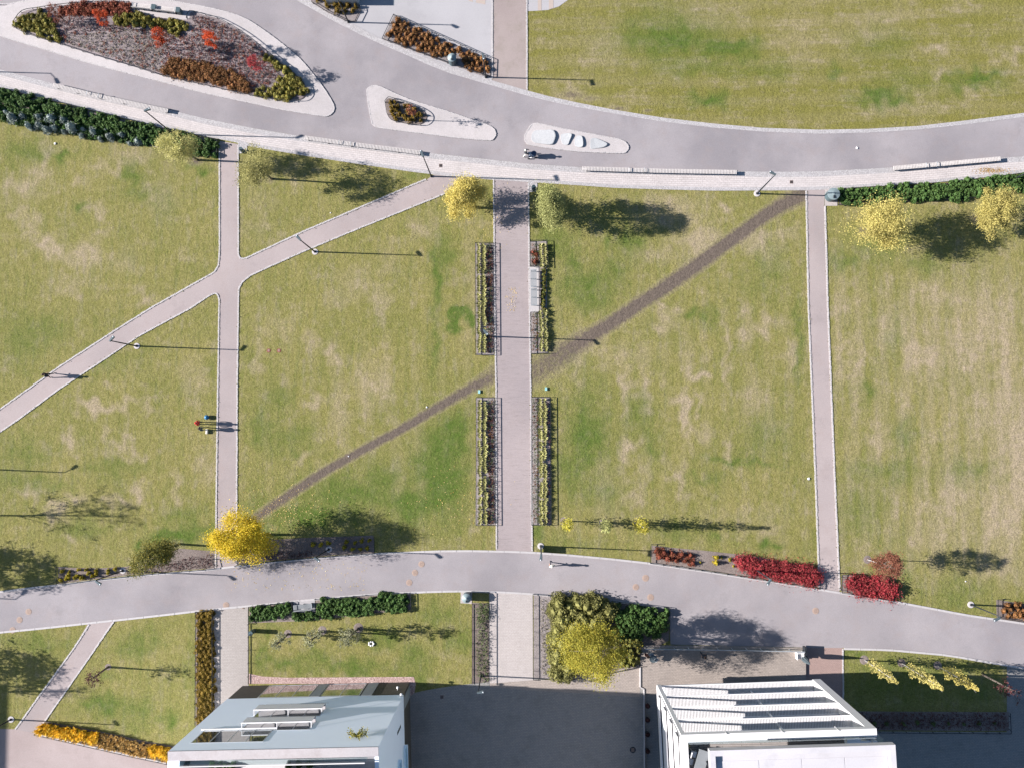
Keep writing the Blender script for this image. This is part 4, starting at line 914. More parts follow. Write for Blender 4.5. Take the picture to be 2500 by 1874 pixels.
# ---------------- terrace in front of the white block
TER = [(1563,1573),(1770,1575.5),(1966,1580),(1966,1700),(1640,1700),(1625,1690),(1573,1690),(1573,1676),(1563,1671)]
sheet('terrace', TER, 0.20, M['paver_warm'], 0.0)
bl = thing('balustrade', 'long pale handrail along the road side of the paved terrace', 'railing', P(1574,1586,0.2))
w = [P(1574,1577.5,0.2), P(1700,1579,0.2), P(1830,1581,0.2), P(1958,1584,0.2)]
m2 = MB()
for i in range(3): m2.bar(w[i]-w[0]+Vector((0,0,0.9)), w[i+1]-w[0]+Vector((0,0,0.9)), 0.06)
bl.location = w[0]; m2.obj('handrail', M['pale_metal'], bl)
for q in resample(w, 1.4): m2 = MB(); m2.bar(q-w[0], q-w[0]+Vector((0,0,0.88)), 0.04); m2.obj('post', M['pale_metal'], bl)
m2 = MB()
for i in range(3):
    a, b = w[i]-w[0], w[i+1]-w[0]; n = len(m2.v); m2.v += [tuple(a+Vector((0,0,0.08))), tuple(b+Vector((0,0,0.08))), tuple(b+Vector((0,0,0.85))), tuple(a+Vector((0,0,0.85)))]; m2.f.append((n,n+1,n+2,n+3))
m2.obj('glass', M['clear'], bl)
lw = thing('low_wall', 'thin pale kerb wall running down the left side of the terrace', 'wall', (0,0,0))
m2 = MB(); a = P(1562.5,1626); b = P(1562.5,1675); m2.bar(a+Vector((0,0,0.14)), b+Vector((0,0,0.14)), 0.1, 0.28); c_ = P(1571.5,1679); m2.bar(b+Vector((0,0,0.14)), c_+Vector((0,0,0.14)), 0.1, 0.28); m2.bar(c_+Vector((0,0,0.14)), P(1573,1900)+Vector((0,0,0.14)), 0.1, 0.28); m2.obj('coping', M['kerb'], lw)
lw.location = (0,0,0)
for i, y in enumerate((1719,1753,1788,1829)):
    o = thing('planter', ('squat dark planter with a low shrub nearest the terrace, in the shaded court','second dark planter from the terrace in the shaded court','third dark planter from the terrace in the shaded court','dark planter farthest from the terrace in the shaded court')[i], 'planter', P(1580,y), 0, 'dark planters beside the white block')
    m2 = MB(); m2.lathe((0,0,0), [(0.16,0),(0.24,0.45),(0.22,0.45),(0.20,0.40)], 12); m2.obj('pot', M['brown_pot'], o)
    link('foliage', shrub_mesh('foliage', M['f_maroon'], 0.24, 0.35, 120, 0.05), o, (0,0,0.36))
# terrace furniture
o = thing('armchair', 'white slatted armchair at the corner end of the terrace handrail', 'armchair', P(1950,1597,0.2), 0.1)
for i in range(5): m2 = MB(); m2.box(-0.30+i*0.12,-0.21+i*0.12,-0.32,0.32,0.34,0.38); m2.obj('slat', M['white'], o)
for a in (-0.33,0.30): m2 = MB(); m2.box(a,a+0.04,-0.34,0.34,0,0.58); m2.obj('side', M['white'], o)
m2 = MB(); m2.box(-0.33,0.34,0.32,0.37,0.3,0.85); m2.obj('backrest', M['white'], o)
o = thing('parasol', 'closed grey striped parasol standing at the corner of the terrace', 'parasol', P(1954,1600,0.2))
m2 = MB(); m2.lathe((0,0,0), [(0.28,0),(0.28,0.06),(0.03,0.1),(0.03,2.7)], 14); m2.obj('pole', M['pale_metal'], o)
m2 = MB(); n_ = 16; pr = [(0.05,0.75),(0.20,0.85),(0.24,1.2),(0.19,1.8),(0.10,2.4),(0.03,2.75)]
for r, z in pr:
    for k in range(n_): a = 2*math.pi*k/n_; q = r*(1.15 if k % 2 else 0.72); m2.v.append((q*math.cos(a)+0.0, q*math.sin(a), z))
for i in range(len(pr)-1):
    for k in range(n_): m2.f.append((i*n_+k, i*n_+(k+1)%n_, (i+1)*n_+(k+1)%n_, (i+1)*n_+k))
m2.obj('canopy', M['grey_metal'], o)
o = thing('folding_screen', 'tall dark folded screen beside the closed parasol', 'screen', P(1962,1588,0.2)); m2 = MB(); m2.box(-0.1,0.1,-0.5,0.5,0,0.75); m2.obj('panel', M['dark_metal'], o)
# ================================================================ street furniture
def lamp(base, head, h, label, ring=True, group='tall park lamps'):
    b = P(*base); hd = P(head[0], head[1], h)-b; t = thing('street_lamp', label, 'street lamp', b, 0, group)
    m2 = MB(); m2.tube([(0,0,0),(0,0,0.9),(0,0,h-0.1)], [0.085,0.07,0.045], 8); m2.lathe((0,0,0), [(0.13,0),(0.13,0.12),(0.09,0.14)], 10); m2.obj('pole', M['dark_metal'], t, True)
    d = Vector((hd.x, hd.y, 0)); L = max(0.25, min(d.length, 0.9)); d = d.normalized(); hc = d*L
    m2 = MB(); m2.bar((0,0,h-0.12), (hc.x*0.6, hc.y*0.6, h-0.02), 0.05); m2.obj('arm', M['dark_metal'], t)
    n = Vector((-d.y, d.x, 0)); m2 = MB(); a = d*(L-0.32); c = d*(L+0.30)
    q = [a-n*0.09, a+n*0.09, c+n*0.15, c-n*0.15]; k = [a-n*0.06, a+n*0.06, c*0.98+n*0.11, c*0.98-n*0.11]
    m2.v = [(p.x,p.y,h-0.05) for p in q]+[(p.x,p.y,h+0.08) for p in k]
    m2.f = [(3,2,1,0),(4,5,6,7),(0,1,5,4),(1,2,6,5),(2,3,7,6),(3,0,4,7)]
    hh = m2.obj('lamp_head', M['grey_metal'], t)
    m2 = MB(); m2.ball((c.x*0.93, c.y*0.93, h+0.07), 0.07, 5, 0.6); m2.obj('cap', M['pale_metal'], hh, True)
    if ring:
        m2 = MB(); m2.lathe((0,0,0), [(0.32,0.0),(0.31,0.045),(0.12,0.06)], 20); m2.obj('footing', M['stone_white'], t)
    return t
lamp((334,845),(272,828),5.15,'lamp beside the diagonal path above the walker in dark clothes')
lamp((769,615),(732,585),5.15,'lamp beside the diagonal path right of the path crossing')
lamp((424,328),(355,270),6.15,'tall lamp rising from the dark hedge behind the long slatted bench', False)
lamp((1053,431),(1031,377),6.15,'tall lamp where the diagonal path meets the promenade', False)
lamp((1848,473),(1887,423),6.15,'tall lamp at the lawn edge left of the worn trail end')
lamp((1186,189),(1180,138),5.15,'lamp in the corner of the orange shrub bed', False)
lamp((1189,821),(1184,809),5.15,'lamp inside the upper left flower bed of the centre path', False)
L8 = lamp((1320,1332),(1321,1358),5.15,'lamp with a small notice board where the centre path meets the lower road')
m2 = MB(); m2.box(0.06,0.10,-0.62,0.06,0.1,1.15); m2.obj('notice_board', M['grey_metal'], L8)
lamp((300,1392),(240,1422),5.15,'lamp in the planting bed by the yellow shrubs and lower road')
lamp((803,1340),(773,1364),5.15,'lamp in the shaded bed right of the amber tree')
lamp((1844,1389),(1878,1420),5.15,'lamp standing in the long red hedge', False)
lamp((2370,1475),(2434,1511),5.15,'lamp in the lawn left of the orange bed at the right edge')
lamp((1175,1648),(1169,1690),5.15,'lamp at the lower end of the planted strip beside the light paved path', False)
lamp((2477,437),(2560,395),6.15,'tall lamp in the hedge at the right edge of the promenade', False)
lamp((27,1755),(-65,1800),5.15,'lamp at the foot of the lower left diagonal path')
lamp((851,55),(826,-8),5.15,'lamp at the end of the upper shrub bed on the grey plaza', False)
for b, h, k in (((-118,173),5.15,'on the left end of the promenade'),((-92,1142),5.15,'in the left lawn'),((-212,1450),5.15,'by the left end of the lower road')):
    lamp(b, (b[0]-70, b[1]-10), h, 'lamp beyond the left edge of the view '+k)
# litter bins and collection drums
def drum(px, r, h, label, cone, mat='bin_green', top='cone_grey', cat='bin'):
    t = thing('waste_bin', label, cat, P(*px), 0)
    m2 = MB(); m2.lathe((0,0,0), [(r,0),(r,h)], 22); m2.obj('body', M[mat], t, False)
    m2 = MB(); m2.lathe((0,0,h), [(r*1.05,0),(r*1.05,0.04),(r*0.35,cone*0.7),(r*0.12,cone)], 22); lid = m2.obj('lid', M[top], t)
    m2 = MB(); m2.box(-0.06,0.06,-r*0.8,-r*0.3,h+cone*0.3,h+cone*0.3+0.12); m2.obj('flap', M['dark_metal'], lid)
drum((595,371),0.20,0.85,'slim dark green bin on the paving at the top of the left path',0.05,top='bin_green')
drum((1303,463),0.22,0.8,'slim dark green bin at the top right of the centre path',0.05,top='bin_green')
drum((620,1539),0.22,1.0,'slim dark bin on the lawn edge beside the beige paved path',0.05,top='bin_green')
drum((2027,480),0.58,0.9,'large round grey collection drum at the end of the right hedge',0.16)
drum((1106,153),0.42,1.1,'cone topped grey drum standing in the orange shrub bed',0.32)
drum((1141,1454),0.44,1.05,'dome topped grey drum on the paved corner below the lower road',0.30)
def disc(name, px, r, z, mat, label, cat, group=None):
    t = thing(name, label, cat, P(*px), 0, group)
    m2 = MB(); m2.lathe((0,0,z), [(r,0),(r,0.012)], 22); m2.obj('frame', M[mat], t)
    m2 = MB(); m2.lathe((0,0,z+0.012), [(r*0.82,0),(r*0.80,0.008)], 22); c = m2.obj('lid', M['rust' if mat == 'rust' else mat], t)
    m2 = MB()
    for i in range(-2,3): m2.box(-r*0.5,r*0.5,i*r*0.24-0.02,i*r*0.24+0.02,z+0.02,z+0.026)
    m2.obj('ribs', M['rust_dark'], c)
MH = [((70,1492),.31,'manhole cover farthest right of the three at the left end of the lower road'),((48,1512),.31,'middle manhole cover of the three at the left end of the lower road'),((31,1537),.31,'manhole cover cutting the kerb at the left end of the lower road'),
 ((552,1476),.31,'grey-brown manhole cover beside the top of the beige paved path'),((594,1483),.12,'tiny drain cover on the beige paved path'),((1029,1376),.31,'top manhole cover of the three left of the centre path'),((1013,1397),.31,'middle manhole cover of the three left of the centre path'),((999,1421),.31,'bottom manhole cover of the three left of the centre path'),
 ((1576,1410),.33,'top manhole cover of the three above the dark hedge on the lower road'),((1552,1432),.31,'left manhole cover of the three above the dark hedge on the lower road'),((1588,1457),.33,'bottom manhole cover of the three above the dark hedge on the lower road'),((1991,1490),.32,'lone manhole cover on the road below the right path')]
for p, r, lb in MH: disc('manhole_cover', p, r, 0.018, 'rust', lb, 'manhole cover', 'manhole covers in the lower road')
disc('manhole_cover', (656,856), 0.20, 0.01, 'terracotta', 'left one of two small red covers in the lawn', 'manhole cover'); disc('manhole_cover', (681,856), 0.20, 0.01, 'terracotta', 'right one of two small red covers in the lawn', 'manhole cover')
disc('manhole_cover', (1545,1829), 0.30, 0.012, 'dark_metal', 'dark round cover in the shaded court', 'manhole cover')
for p, lb in (((1076,405),'square drain grate in the promenade near the tall lamp'),((1932,445),'square drain grate in the promenade above the worn trail'),((1079,1700),'square drain grate in the shaded court')):
    t = thing('drain_grate', lb, 'drain grate', P(*p)); m2 = MB(); m2.box(-0.17,0.17,-0.17,0.17,0.01,0.04); m2.obj('frame', M['rust_dark'], t)
    m2 = MB()
    for i in range(5): m2.box(-0.14+i*0.06,-0.11+i*0.06,-0.14,0.14,0.04,0.05)
    m2.obj('bars', M['dark_metal'], t)
for p, lb in (((1170,956),'pale turquoise service box at the end of the left trail'),((1333,949),'pale turquoise service box right of the centre path')):
    t = thing('service_box', lb, 'service box', P(*p)); m2 = MB(); m2.box(-0.10,0.10,-0.16,0.16,0,0.12); m2.obj('body', M['turq'], t); m2 = MB(); m2.box(-0.11,0.11,-0.17,0.17,0.12,0.14); m2.obj('lid', M['turq'], t)
# small low railings round the beds
PM = MB(); PM.box(-0.022,0.022,-0.022,0.022,0,0.36); POST = PM.mesh('post', M['dark_metal'])
def fence(pts, label, h=0.33, step=1.27, closed=False, z=0.0, w=0.045):
    ws = resample([P(x, y, z) for x, y in pts], step, closed); o0 = ws[0].copy()
    raw = [P(x, y, z) for x, y in pts]+([P(*pts[0], z)] if closed else [])
    t = thing('low_fence', label, 'low fence', o0)
    m2 = MB()
    for i in range(len(raw)-1): m2.bar(raw[i]-o0+Vector((0,0,h)), raw[i+1]-o0+Vector((0,0,h)), w)
    m2.obj('rail', M['dark_metal'], t)
    for q in ws: p = link('post', POST, t, q-o0); p.rotation_euler = (0,0,RNG.uniform(-.2,.2))
BT = [(37,56),(58,30),(97,22),(145,15),(193,10),(241,7),(321,8)]
fence(crom(BT,3), 'low dark fence round the top left of the big oval bed', z=0.08)
fence(crom([(458,47),(466,30),(500,38),(529,45),(572,67),(609,91),(645,120),(681,149),(712,173),(741,204),(752,224),(745,241),(724,247.5),(669,244),(621,236.5),(572,226)],3), 'low dark fence curving round the right tip of the big oval bed', z=0.08)
fence(crom([(572,226),(500,210),(398,187),(338,168),(241,139.5),(145,109),(97,95),(45,74),(37,56)],3), 'low dark fence along the lower side of the big oval bed', z=0.08)
fence(crom([(941,250),(949,240.5),(963,243),(1000,256),(1024,266),(1041,279),(1043,293),(1032,304.5),(1014,307),(985,303),(956,295),(945,277)],3), 'low fence around the small bed on the middle island', closed=True, z=0.08)
fence([(962,39),(1200,146),(1198,191),(1084,153),(1000,122),(934,98)], 'low fence around the bed of orange shrubs', closed=True)
fence([(866,-30),(882,28),(868,56),(850,56),(800,32),(762,8)], 'low fence around the upper shrub bed at the top edge')
for nm, (x0, y0, x1, y1) in {'upper left':(1161,594,1205,867),'lower left':(1163,970,1208,1281),'lower right':(1298,969,1344,1280)}.items():
    fence([(x0,y0),(x1,y0),(x1+2,y1),(x0,y1)], 'low dark fence around the %s flower bed of the centre path' % nm, closed=True)
fence([(1295,589),(1336,588),(1338,655)], 'low fence at the top of the upper right flower bed')
fence([(1294,590),(1295,651),(1315,652)], 'short low fence above the grey double bench')
fence([(1316,763),(1296,763),(1297,864),(1340,862)], 'low fence below the grey double bench')
fence([(0,216),(121,246),(241,275.5),(386,312),(475,331),(532,344),(532,383),(510,383)], 'low fence along the promenade side of the dark upper left hedge')
fence([(2600,409),(2500,424),(2362,441),(2265,450),(2169,456),(2047,463),(2046,503),(2066,504)], 'low fence along the promenade side of the right hedge')
fence([(170,1382),(141,1382),(142,1426),(241,1413),(362,1400),(500,1389),(527,1386),(522,1363),(541,1363)], 'low fence round the bed with yellow shrubs along the lower road')
fence([(575,1380),(645,1371),(741,1362),(814,1356),(915,1349.5),(915,1309)], 'low fence on the road side of the shaded bed by the amber tree')
fence([(609,1520),(609,1479),(715,1466.5),(716,1497)], 'low fence round the left part of the lower dark hedge')
fence([(770,1461),(838,1455.5),(907,1449.5),(1003,1445),(1004,1487)], 'low fence along the right part of the lower dark hedge')
fence([(479,1492),(521,1486),(521,1730)], 'low fence between the golden hedge and the beige path')
fence([(1152,1442),(1195,1443),(1195,1670)], 'low fence left of the light paved path', h=0.38)
fence([(1335,1451),(1301,1448),(1302,1656),(1320,1657)], 'low fence right of the light paved path')
fence([(1338,1452),(1500,1465),(1634,1482),(1634,1562)], 'low fence along the road above the olive shrubs and dark hedge')
fence([(1605,1327),(1588,1327),(1587,1373),(1741,1395),(1862,1414),(2000,1436),(2001,1395)], 'low fence along the road below the long red hedge')
fence([(2080,1401),(2054,1401),(2053,1445),(2181,1465),(2184,1438)], 'low fence around the short red hedge')
fence([(2450,1461),(2432,1461),(2432,1503),(2500,1517),(2600,1533)], 'low fence around the orange bed at the right edge')
fence([(88,1790),(217,1819),(314,1841),(408,1861),(425,1864)], 'low fence in front of the yellow ornamental grass')
fence([(2050,1784),(2464,1787),(2462,1737)], 'low fence at the shaded bed beside the white block')
fence([(1153,1474),(1153,1669)], 'thin dark edging fence between lawn and planted strip', h=0.12)
fence([(479,1494),(477,1770)], 'thin dark edging fence left of the golden hedge', h=0.12)
fence([(607,1522),(607,1668)], 'thin dark edging fence right of the beige path', h=0.12)
fence([(1370,1660),(1480,1641),(1560,1625),(1572,1624)], 'low fence in front of the yellow-green tree')
# long curved slatted benches along the promenade
SL = MB(); SL.box(-0.21,0.21,-0.048,0.048,0.40,0.44); SLAT = SL.mesh('slat', M['slat'])
def long_bench(x0, x1, off, label):
    cl = [P(x0+(x1-x0)*i/30, interp(ROAD_BOT, x0+(x1-x0)*i/30)+off, 0.03) for i in range(31)]
    o0 = cl[0].copy(); t = thing('slatted_bench', label, 'bench', o0, 0, 'long slatted benches on the promenade')
    m2 = MB()
    for k in (-0.14, 0.14):
        for i in range(30):
            d = (cl[i+1]-cl[i]).normalized(); n = Vector((-d.y,d.x,0))*k
            m2.bar(cl[i]-o0+n+Vector((0,0,0.37)), cl[i+1]-o0+n+Vector((0,0,0.37)), 0.05)
    m2.obj('frame', M['dark_metal'], t)
    ws = resample(cl, 0.148)
    for i in range(len(ws)-1):
        d = ws[i+1]-ws[i]; s = link('slat', SLAT, t, (ws[i]+ws[i+1])/2-o0); s.rotation_euler = (0,0,math.atan2(d.y,d.x)+math.pi/2)
    for i in range(0, 31, 6):
        i = min(max(i, 1), 29); d = (cl[i+1]-cl[i-1]).normalized(); n = Vector((-d.y,d.x,0)); c = cl[i]-o0; m2 = MB(); m2.bar(c-n*0.17+Vector((0,0,0.17)), c+n*0.17+Vector((0,0,0.17)), 0.06, 0.34); m2.obj('leg', M['dark_metal'], t)
    for f in (0.33, 0.43):
        i = int(f*30); d = (cl[i+1]-cl[i]).normalized(); n = Vector((-d.y,d.x,0)); c = cl[i]-o0; m2 = MB(); m2.bar(c-n*0.2+Vector((0,0,0.62)), c+n*0.2+Vector((0,0,0.62)), 0.04); m2.bar(c-n*0.2+Vector((0,0,0.42)), c-n*0.2+Vector((0,0,0.62)), 0.03); m2.bar(c+n*0.2+Vector((0,0,0.42)), c+n*0.2+Vector((0,0,0.62)), 0.03); m2.obj('armrest', M['pale_metal'], t)
long_bench(135, 417, 6, 'long slatted bench opposite the blue spruces at the upper left')
long_bench(746, 1030, 6, 'long slatted bench below the middle island')
long_bench(1420, 1799, 6, 'longest slatted bench below the boulder island')
long_bench(2176, 2438, 5, 'long slatted bench above the right hedge')
def seat(c, ang, Lm, label, mat='slat', back=True, nsl=4, z=0.05, deep=0.5):
    t = thing('park_bench', label, 'bench', P(*c, z), ang)
    for i in range(nsl):
        y = -deep/2+i*deep/nsl; m2 = MB(); m2.box(-Lm/2,Lm/2,y,y+deep/nsl-0.03,0.42,0.46); m2.obj('seat_slat', M[mat], t)
    if back:
        for i in range(3): m2 = MB(); m2.box(-Lm/2,Lm/2,-deep/2-0.09-0.02*i,-deep/2-0.06-0.02*i,0.52+i*0.13,0.61+i*0.13); m2.obj('back_slat', M[mat], t)
    for x in (-Lm/2+0.1, 0, Lm/2-0.1):
        m2 = MB(); m2.box(x-0.03,x+0.03,-deep/2,deep/2-0.03,0,0.41); m2.obj('leg', M['dark_metal'], t)
    for x in (-Lm/2, Lm/2-0.04):
        m2 = MB(); m2.box(x,x+0.04,-deep/2,deep/2,0.60,0.64); m2.obj('armrest', M['pale_metal'], t)
a = P(328,20); b = P(378,26); ang = math.atan2((b-a).y, (b-a).x)
seat((353,21), ang, 1.95, 'left pale bench at the edge of the big oval bed', nsl=4, z=0.13)
seat((411,28), ang, 1.95, 'right pale bench at the edge of the big oval bed', nsl=4, z=0.13)
for p, lb in (((382,25),'left dark green box between the pale benches'),((441,32),'right dark green box at the end of the pale benches')):
    t = thing('litter_box', lb, 'litter box', P(*p, 0.12), ang); m2 = MB(); m2.box(-0.2,0.2,-0.24,0.24,0,0.66); m2.obj('body', M['bin_green'], t); m2 = MB(); m2.box(-0.22,0.22,-0.26,0.26,0.66,0.7); m2.obj('lid', M['bin_green'], t)
seat((1303,682), -math.pi/2+0.005, 1.75, 'upper half of the grey double bench beside the centre path', 'slat_grey', False, 5, 0.06, 0.62)
seat((1304,727), -math.pi/2+0.005, 1.75, 'lower half of the grey double bench beside the centre path', 'slat_grey', False, 5, 0.06, 0.62)
seat((743,1477), 0.10, 1.8, 'blue-grey bench in the gap of the lower dark hedge', 'slat_grey', True, 4, 0.05, 0.45)
# boulders on the third island
def boulder(pts, h0, h1, label):
    w = [P(x, y) for x, y in crom(pts, 4, True)]; xs_ = [p.x for p in w]; x0, x1 = min(xs_), max(xs_)
    c = sum(w, Vector((0,0,0)))/len(w); t = MB(); n = len(w)
    for k, ins, dz in ((0,1.0,0),(1,1.0,0.8),(2,0.955,0.97),(3,0.88,1.0)):
        for p in w:
            q = c+(p-c)*ins; hh = h0+(h1-h0)*((p.x-x0)/(x1-x0))**1.5; t.v.append((q.x-c.x, q.y-c.y, hh*dz if k else 0))
    for k in range(3):
        for i in range(n): t.f.append((k*n+i, k*n+(i+1)%n, (k+1)*n+(i+1)%n, (k+1)*n+i))
    t.f.append(tuple(3*n+i for i in range(n)))
    o = t.obj('boulder', M['boulder']); o.location = (c.x, c.y, 0.08); tag(o, label, 'boulder', 'flat boulders on the third island')
boulder([(1297,337),(1304,321),(1330,319),(1350,319.5),(1357,331),(1355,343),(1347,354.5),(1320,352),(1302,348)], 0.04, 0.20, 'largest flat pale boulder at the left of the boulder row')
boulder([(1369,340),(1370,330),(1384,327),(1394,328),(1396,333),(1391,345),(1386,355),(1374,353)], 0.04, 0.18, 'second pale boulder from the left, a slanting slab')
boulder([(1403,345),(1408,334),(1418,333),(1422,338),(1424,352),(1422,360),(1413,361),(1404,357)], 0.04, 0.18, 'third pale boulder from the left, the smallest')
boulder([(1441,348),(1443,340),(1455,339),(1478,349),(1483,355),(1474,361),(1455,364),(1442,364)], 0.04, 0.16, 'rightmost pale boulder, pointed to the right')
# odds and ends
o = thing('garden_ornament', 'white flower-shaped ornament on the lawn below the lower dark hedge', 'garden ornament', P(907,1570))
for i in range(7):
    a = i*2*math.pi/7; m2 = MB(); r = 0.30 if i else 0; m2.ball((math.cos(a)*0.24, math.sin(a)*0.19, 0.08), 0.10, 6, 0.6); m2.obj('petal', M['white'], o, True)
def litter(px, lb, s=0.12, mat='white'):
    m2 = MB(); m2.ball((0,0,s*0.4), s, 5, 0.5, 0.5, seed=px[0]); tag(m2.obj('litter', M[mat]), lb, 'litter').location = P(*px)
litter((2092,362), 'white scrap lying on the upper road'); litter((135,351), 'white scrap in the grass below the blue spruces'); litter((1974,1168), 'white scrap in the grass left of the right path', 0.13)
litter((807,520), 'small white scrap in the triangle lawn', 0.06); litter((851,1113), 'small white scrap beside the left trail', 0.06); litter((1042,993), 'pale scrap above the left trail', 0.09); litter((2357,1418), 'white scrap in the lower right lawn', 0.07)
# ================================================================ people
def person(px, face, label, top, legs, hat=None, hair='hair', stride=0.25, h=1.75, arms='walk', lean=0.0, carry=None):
    """one skinned figure; face = heading angle; clothes by body zone"""
    k = h/1.75; t = thing('person', label, 'person', P(*px), face)
    s = stride; A = {'walk':((-0.10,0.18),(0.10,-0.16)),'fwd':((0.34,0.36),(0.34,0.36)),'down':((0.02,0.03),(0.02,0.03))}[arms]
    V = {'pel':(0,0,0.95,.145),'bel':(0.01+lean*.3,0,1.10,.135),'che':(0.02+lean*.7,0,1.30,.165),'nek':(0.02+lean,0,1.47,.062),'hed':(0.04+lean*1.2,0,1.60,.098),'top':(0.03+lean*1.2,0,1.70,.085)}
    for sd, n, q in ((1,'l',1),(-1,'r',-1)):
        V['hip'+n] = (0,0.095*sd,0.90,.105); V['kne'+n] = (0.03+s*q*0.5,0.10*sd,0.50,.062); V['ank'+n] = (s*q,0.10*sd,0.09,.042); V['toe'+n] = (s*q+0.17,0.115*sd,0.045,.040)
        f0, f1 = A[0] if sd == 1 else A[1]; zz = 1.12 if arms != 'fwd' else 1.18
        V['sho'+n] = (0.01+lean*.7,0.185*sd,1.40,.068); V['elb'+n] = (f0*0.6+lean*.7,0.235*sd,zz,.048); V['wri'+n] = (f0+0.04+lean*.7,0.225*sd,0.90 if arms != 'fwd' else 1.08,.032); V['han'+n] = (f1*0.9+0.10+lean*.7,0.215*sd,0.82 if arms != 'fwd' else 1.05,.036)
    E = [('pel','bel'),('bel','che'),('che','nek'),('nek','hed'),('hed','top')]
    for n in 'lr': E += [('pel','hip'+n),('hip'+n,'kne'+n),('kne'+n,'ank'+n),('ank'+n,'toe'+n),('che','sho'+n),('sho'+n,'elb'+n),('elb'+n,'wri'+n),('wri'+n,'han'+n)]
    ks = list(V); me = bpy.data.meshes.new('tmp'); me.from_pydata([tuple(c*k for c in V[q][:3]) for q in ks], [(ks.index(a), ks.index(b)) for a, b in E], [])
    ob = bpy.data.objects.new('tmp', me); COL.objects.link(ob)
    sk = ob.modifiers.new('s','SKIN'); sv = me.skin_vertices[0].data
    for i, q in enumerate(ks): r = V[q][3]*k; sv[i].radius = (r, r*(1.25 if q in ('che','bel','pel') else 1)); sv[i].use_root = (q == 'pel')
    ss = ob.modifiers.new('u','SUBSURF'); ss.levels = 1; ss.render_levels = 1
    dg = bpy.context.evaluated_depsgraph_get(); m2 = bpy.data.meshes.new_from_object(ob.evaluated_get(dg)); m2.name = 'body'
    bpy.data.objects.remove(ob)
    m2.materials.clear()
    for m_ in ('skin', legs, top, 'dark_cloth'): m2.materials.append(M[m_])
    for p in m2.polygons:
        c = p.center/k; hand = abs(c.y) > 0.17 and ((c.z < 0.91 and c.z > 0.74) or (arms == 'fwd' and c.x > 0.34+lean))
        p.material_index = 3 if c.z < 0.10 else (0 if c.z > 1.475 or hand else (1 if c.z < 0.97 and abs(c.y) < 0.21 else 2)); p.use_smooth = True
    link('body', m2, t)
    m3 = MB(); m3.ball(((0.015+lean*1.2)*k,0,1.66*k), 0.115*k, 7, 0.95); hr = m3.obj('hat' if hat else 'hair', M[hat or hair], t, True)
    m3 = MB(); m3.ball(((0.145+lean*1.2)*k,0,1.60*k), 0.022, 4); m3.obj('nose', M['skin'], t, True)
    return t
person((128,917), 0.5, 'walker in dark clothes on the edge of the diagonal path', 'dark_cloth', 'dark_cloth', None)
person((494,1032), 0.0, 'person in a bright red jacket standing on the left lawn', 'red_cloth', 'dark_cloth', 'red_cloth', arms='down', stride=0.12)
person((500,1046), 0.35, 'person in a grey-green jacket standing beside the red jacket', 'green_cloth', 'green_cloth', None, arms='down', stride=0.14, h=1.68, lean=0.05)
person((1347,1376), math.pi*0.55, 'lone walker in a white top crossing the lower road', 'white_cloth', 'dark_cloth', 'white_cloth', stride=0.2)
person((1283,381), 0.12, 'person in a white cap and dark coat pushing a navy pram on the upper road', 'dark_cloth', 'white_cloth', 'white_cloth', arms='fwd', stride=0.25)
person((1576,1592), 1.2, 'person in a rust coat near the left end of the terrace rail', 'terracotta', 'dark_cloth', None, arms='down', stride=0.05)
person((1713,1592), -1.2, 'person in black with a pale bag near the middle of the terrace', 'dark_cloth', 'dark_cloth', None, arms='walk', stride=0.2)
o = thing('pram', 'navy pram with pale hood pushed along the upper road', 'pram', P(1299,382), 0.12)
m2 = MB(); m2.box(-0.38,0.38,-0.22,0.22,0.50,0.78); m2.obj('basket', M['navy_cloth'], o)
m2 = MB(); m2.ball((0.18,0,0.80), 0.27, 7, 0.9); m2.obj('hood', M['navy_cloth'], o, True)
m2 = MB(); m2.box(-0.34,-0.06,-0.17,0.17,0.78,0.81); m2.obj('blanket', M['pale_metal'], o)
m2 = MB(); m2.bar((-0.36,-0.2,0.7),(-0.66,-0.2,1.05),0.03); m2.bar((-0.36,0.2,0.7),(-0.66,0.2,1.05),0.03); m2.bar((-0.66,-0.22,1.05),(-0.66,0.22,1.05),0.035); m2.obj('handle', M['white'], o)
m2 = MB(); m2.bar((-0.35,-0.2,0.14),(0.3,-0.2,0.5),0.03); m2.bar((-0.35,0.2,0.14),(0.3,0.2,0.5),0.03); m2.bar((0.35,-0.2,0.14),(-0.3,-0.2,0.5),0.03); m2.bar((0.35,0.2,0.14),(-0.3,0.2,0.5),0.03); m2.obj('chassis', M['pale_metal'], o)
for x in (-0.36,0.36):
    for y in (-0.25,0.25):
        m2 = MB(); m2.tube([(x,y-0.025,0.15),(x,y+0.025,0.15)], [0.15,0.15], 14); m2.obj('wheel', M['dark_metal'], o)
o = thing('ball', 'blue exercise ball in the grass beside the red jacket', 'ball', P(507,1018)); m2 = MB(); m2.ball((0,0,0.24), 0.24, 9); m2.obj('shell', M['blue'], o, True)
o = thing('bag', 'white bag lying in the grass below the two people', 'bag', P(506,1052)); m2 = MB(); m2.box(-0.09,0.09,-0.26,0.22,0,0.24); b_ = m2.obj('body', M['white_cloth'], o)
m2 = MB(); m2.bar((0,-0.2,0.24),(0,0.0,0.36),0.02); m2.bar((0,0,0.36),(0,0.18,0.24),0.02); m2.obj('handle', M['white_cloth'], o)
o = thing('cafe_table', 'small table with a bottle near the left end of the terrace', 'table', P(1592,1602,0.2)); m2 = MB(); m2.lathe((0,0,0), [(0.22,0),(0.22,0.03),(0.03,0.04),(0.03,0.70),(0.38,0.71),(0.38,0.74)], 16); m2.obj('tabletop', M['grey_metal'], o)
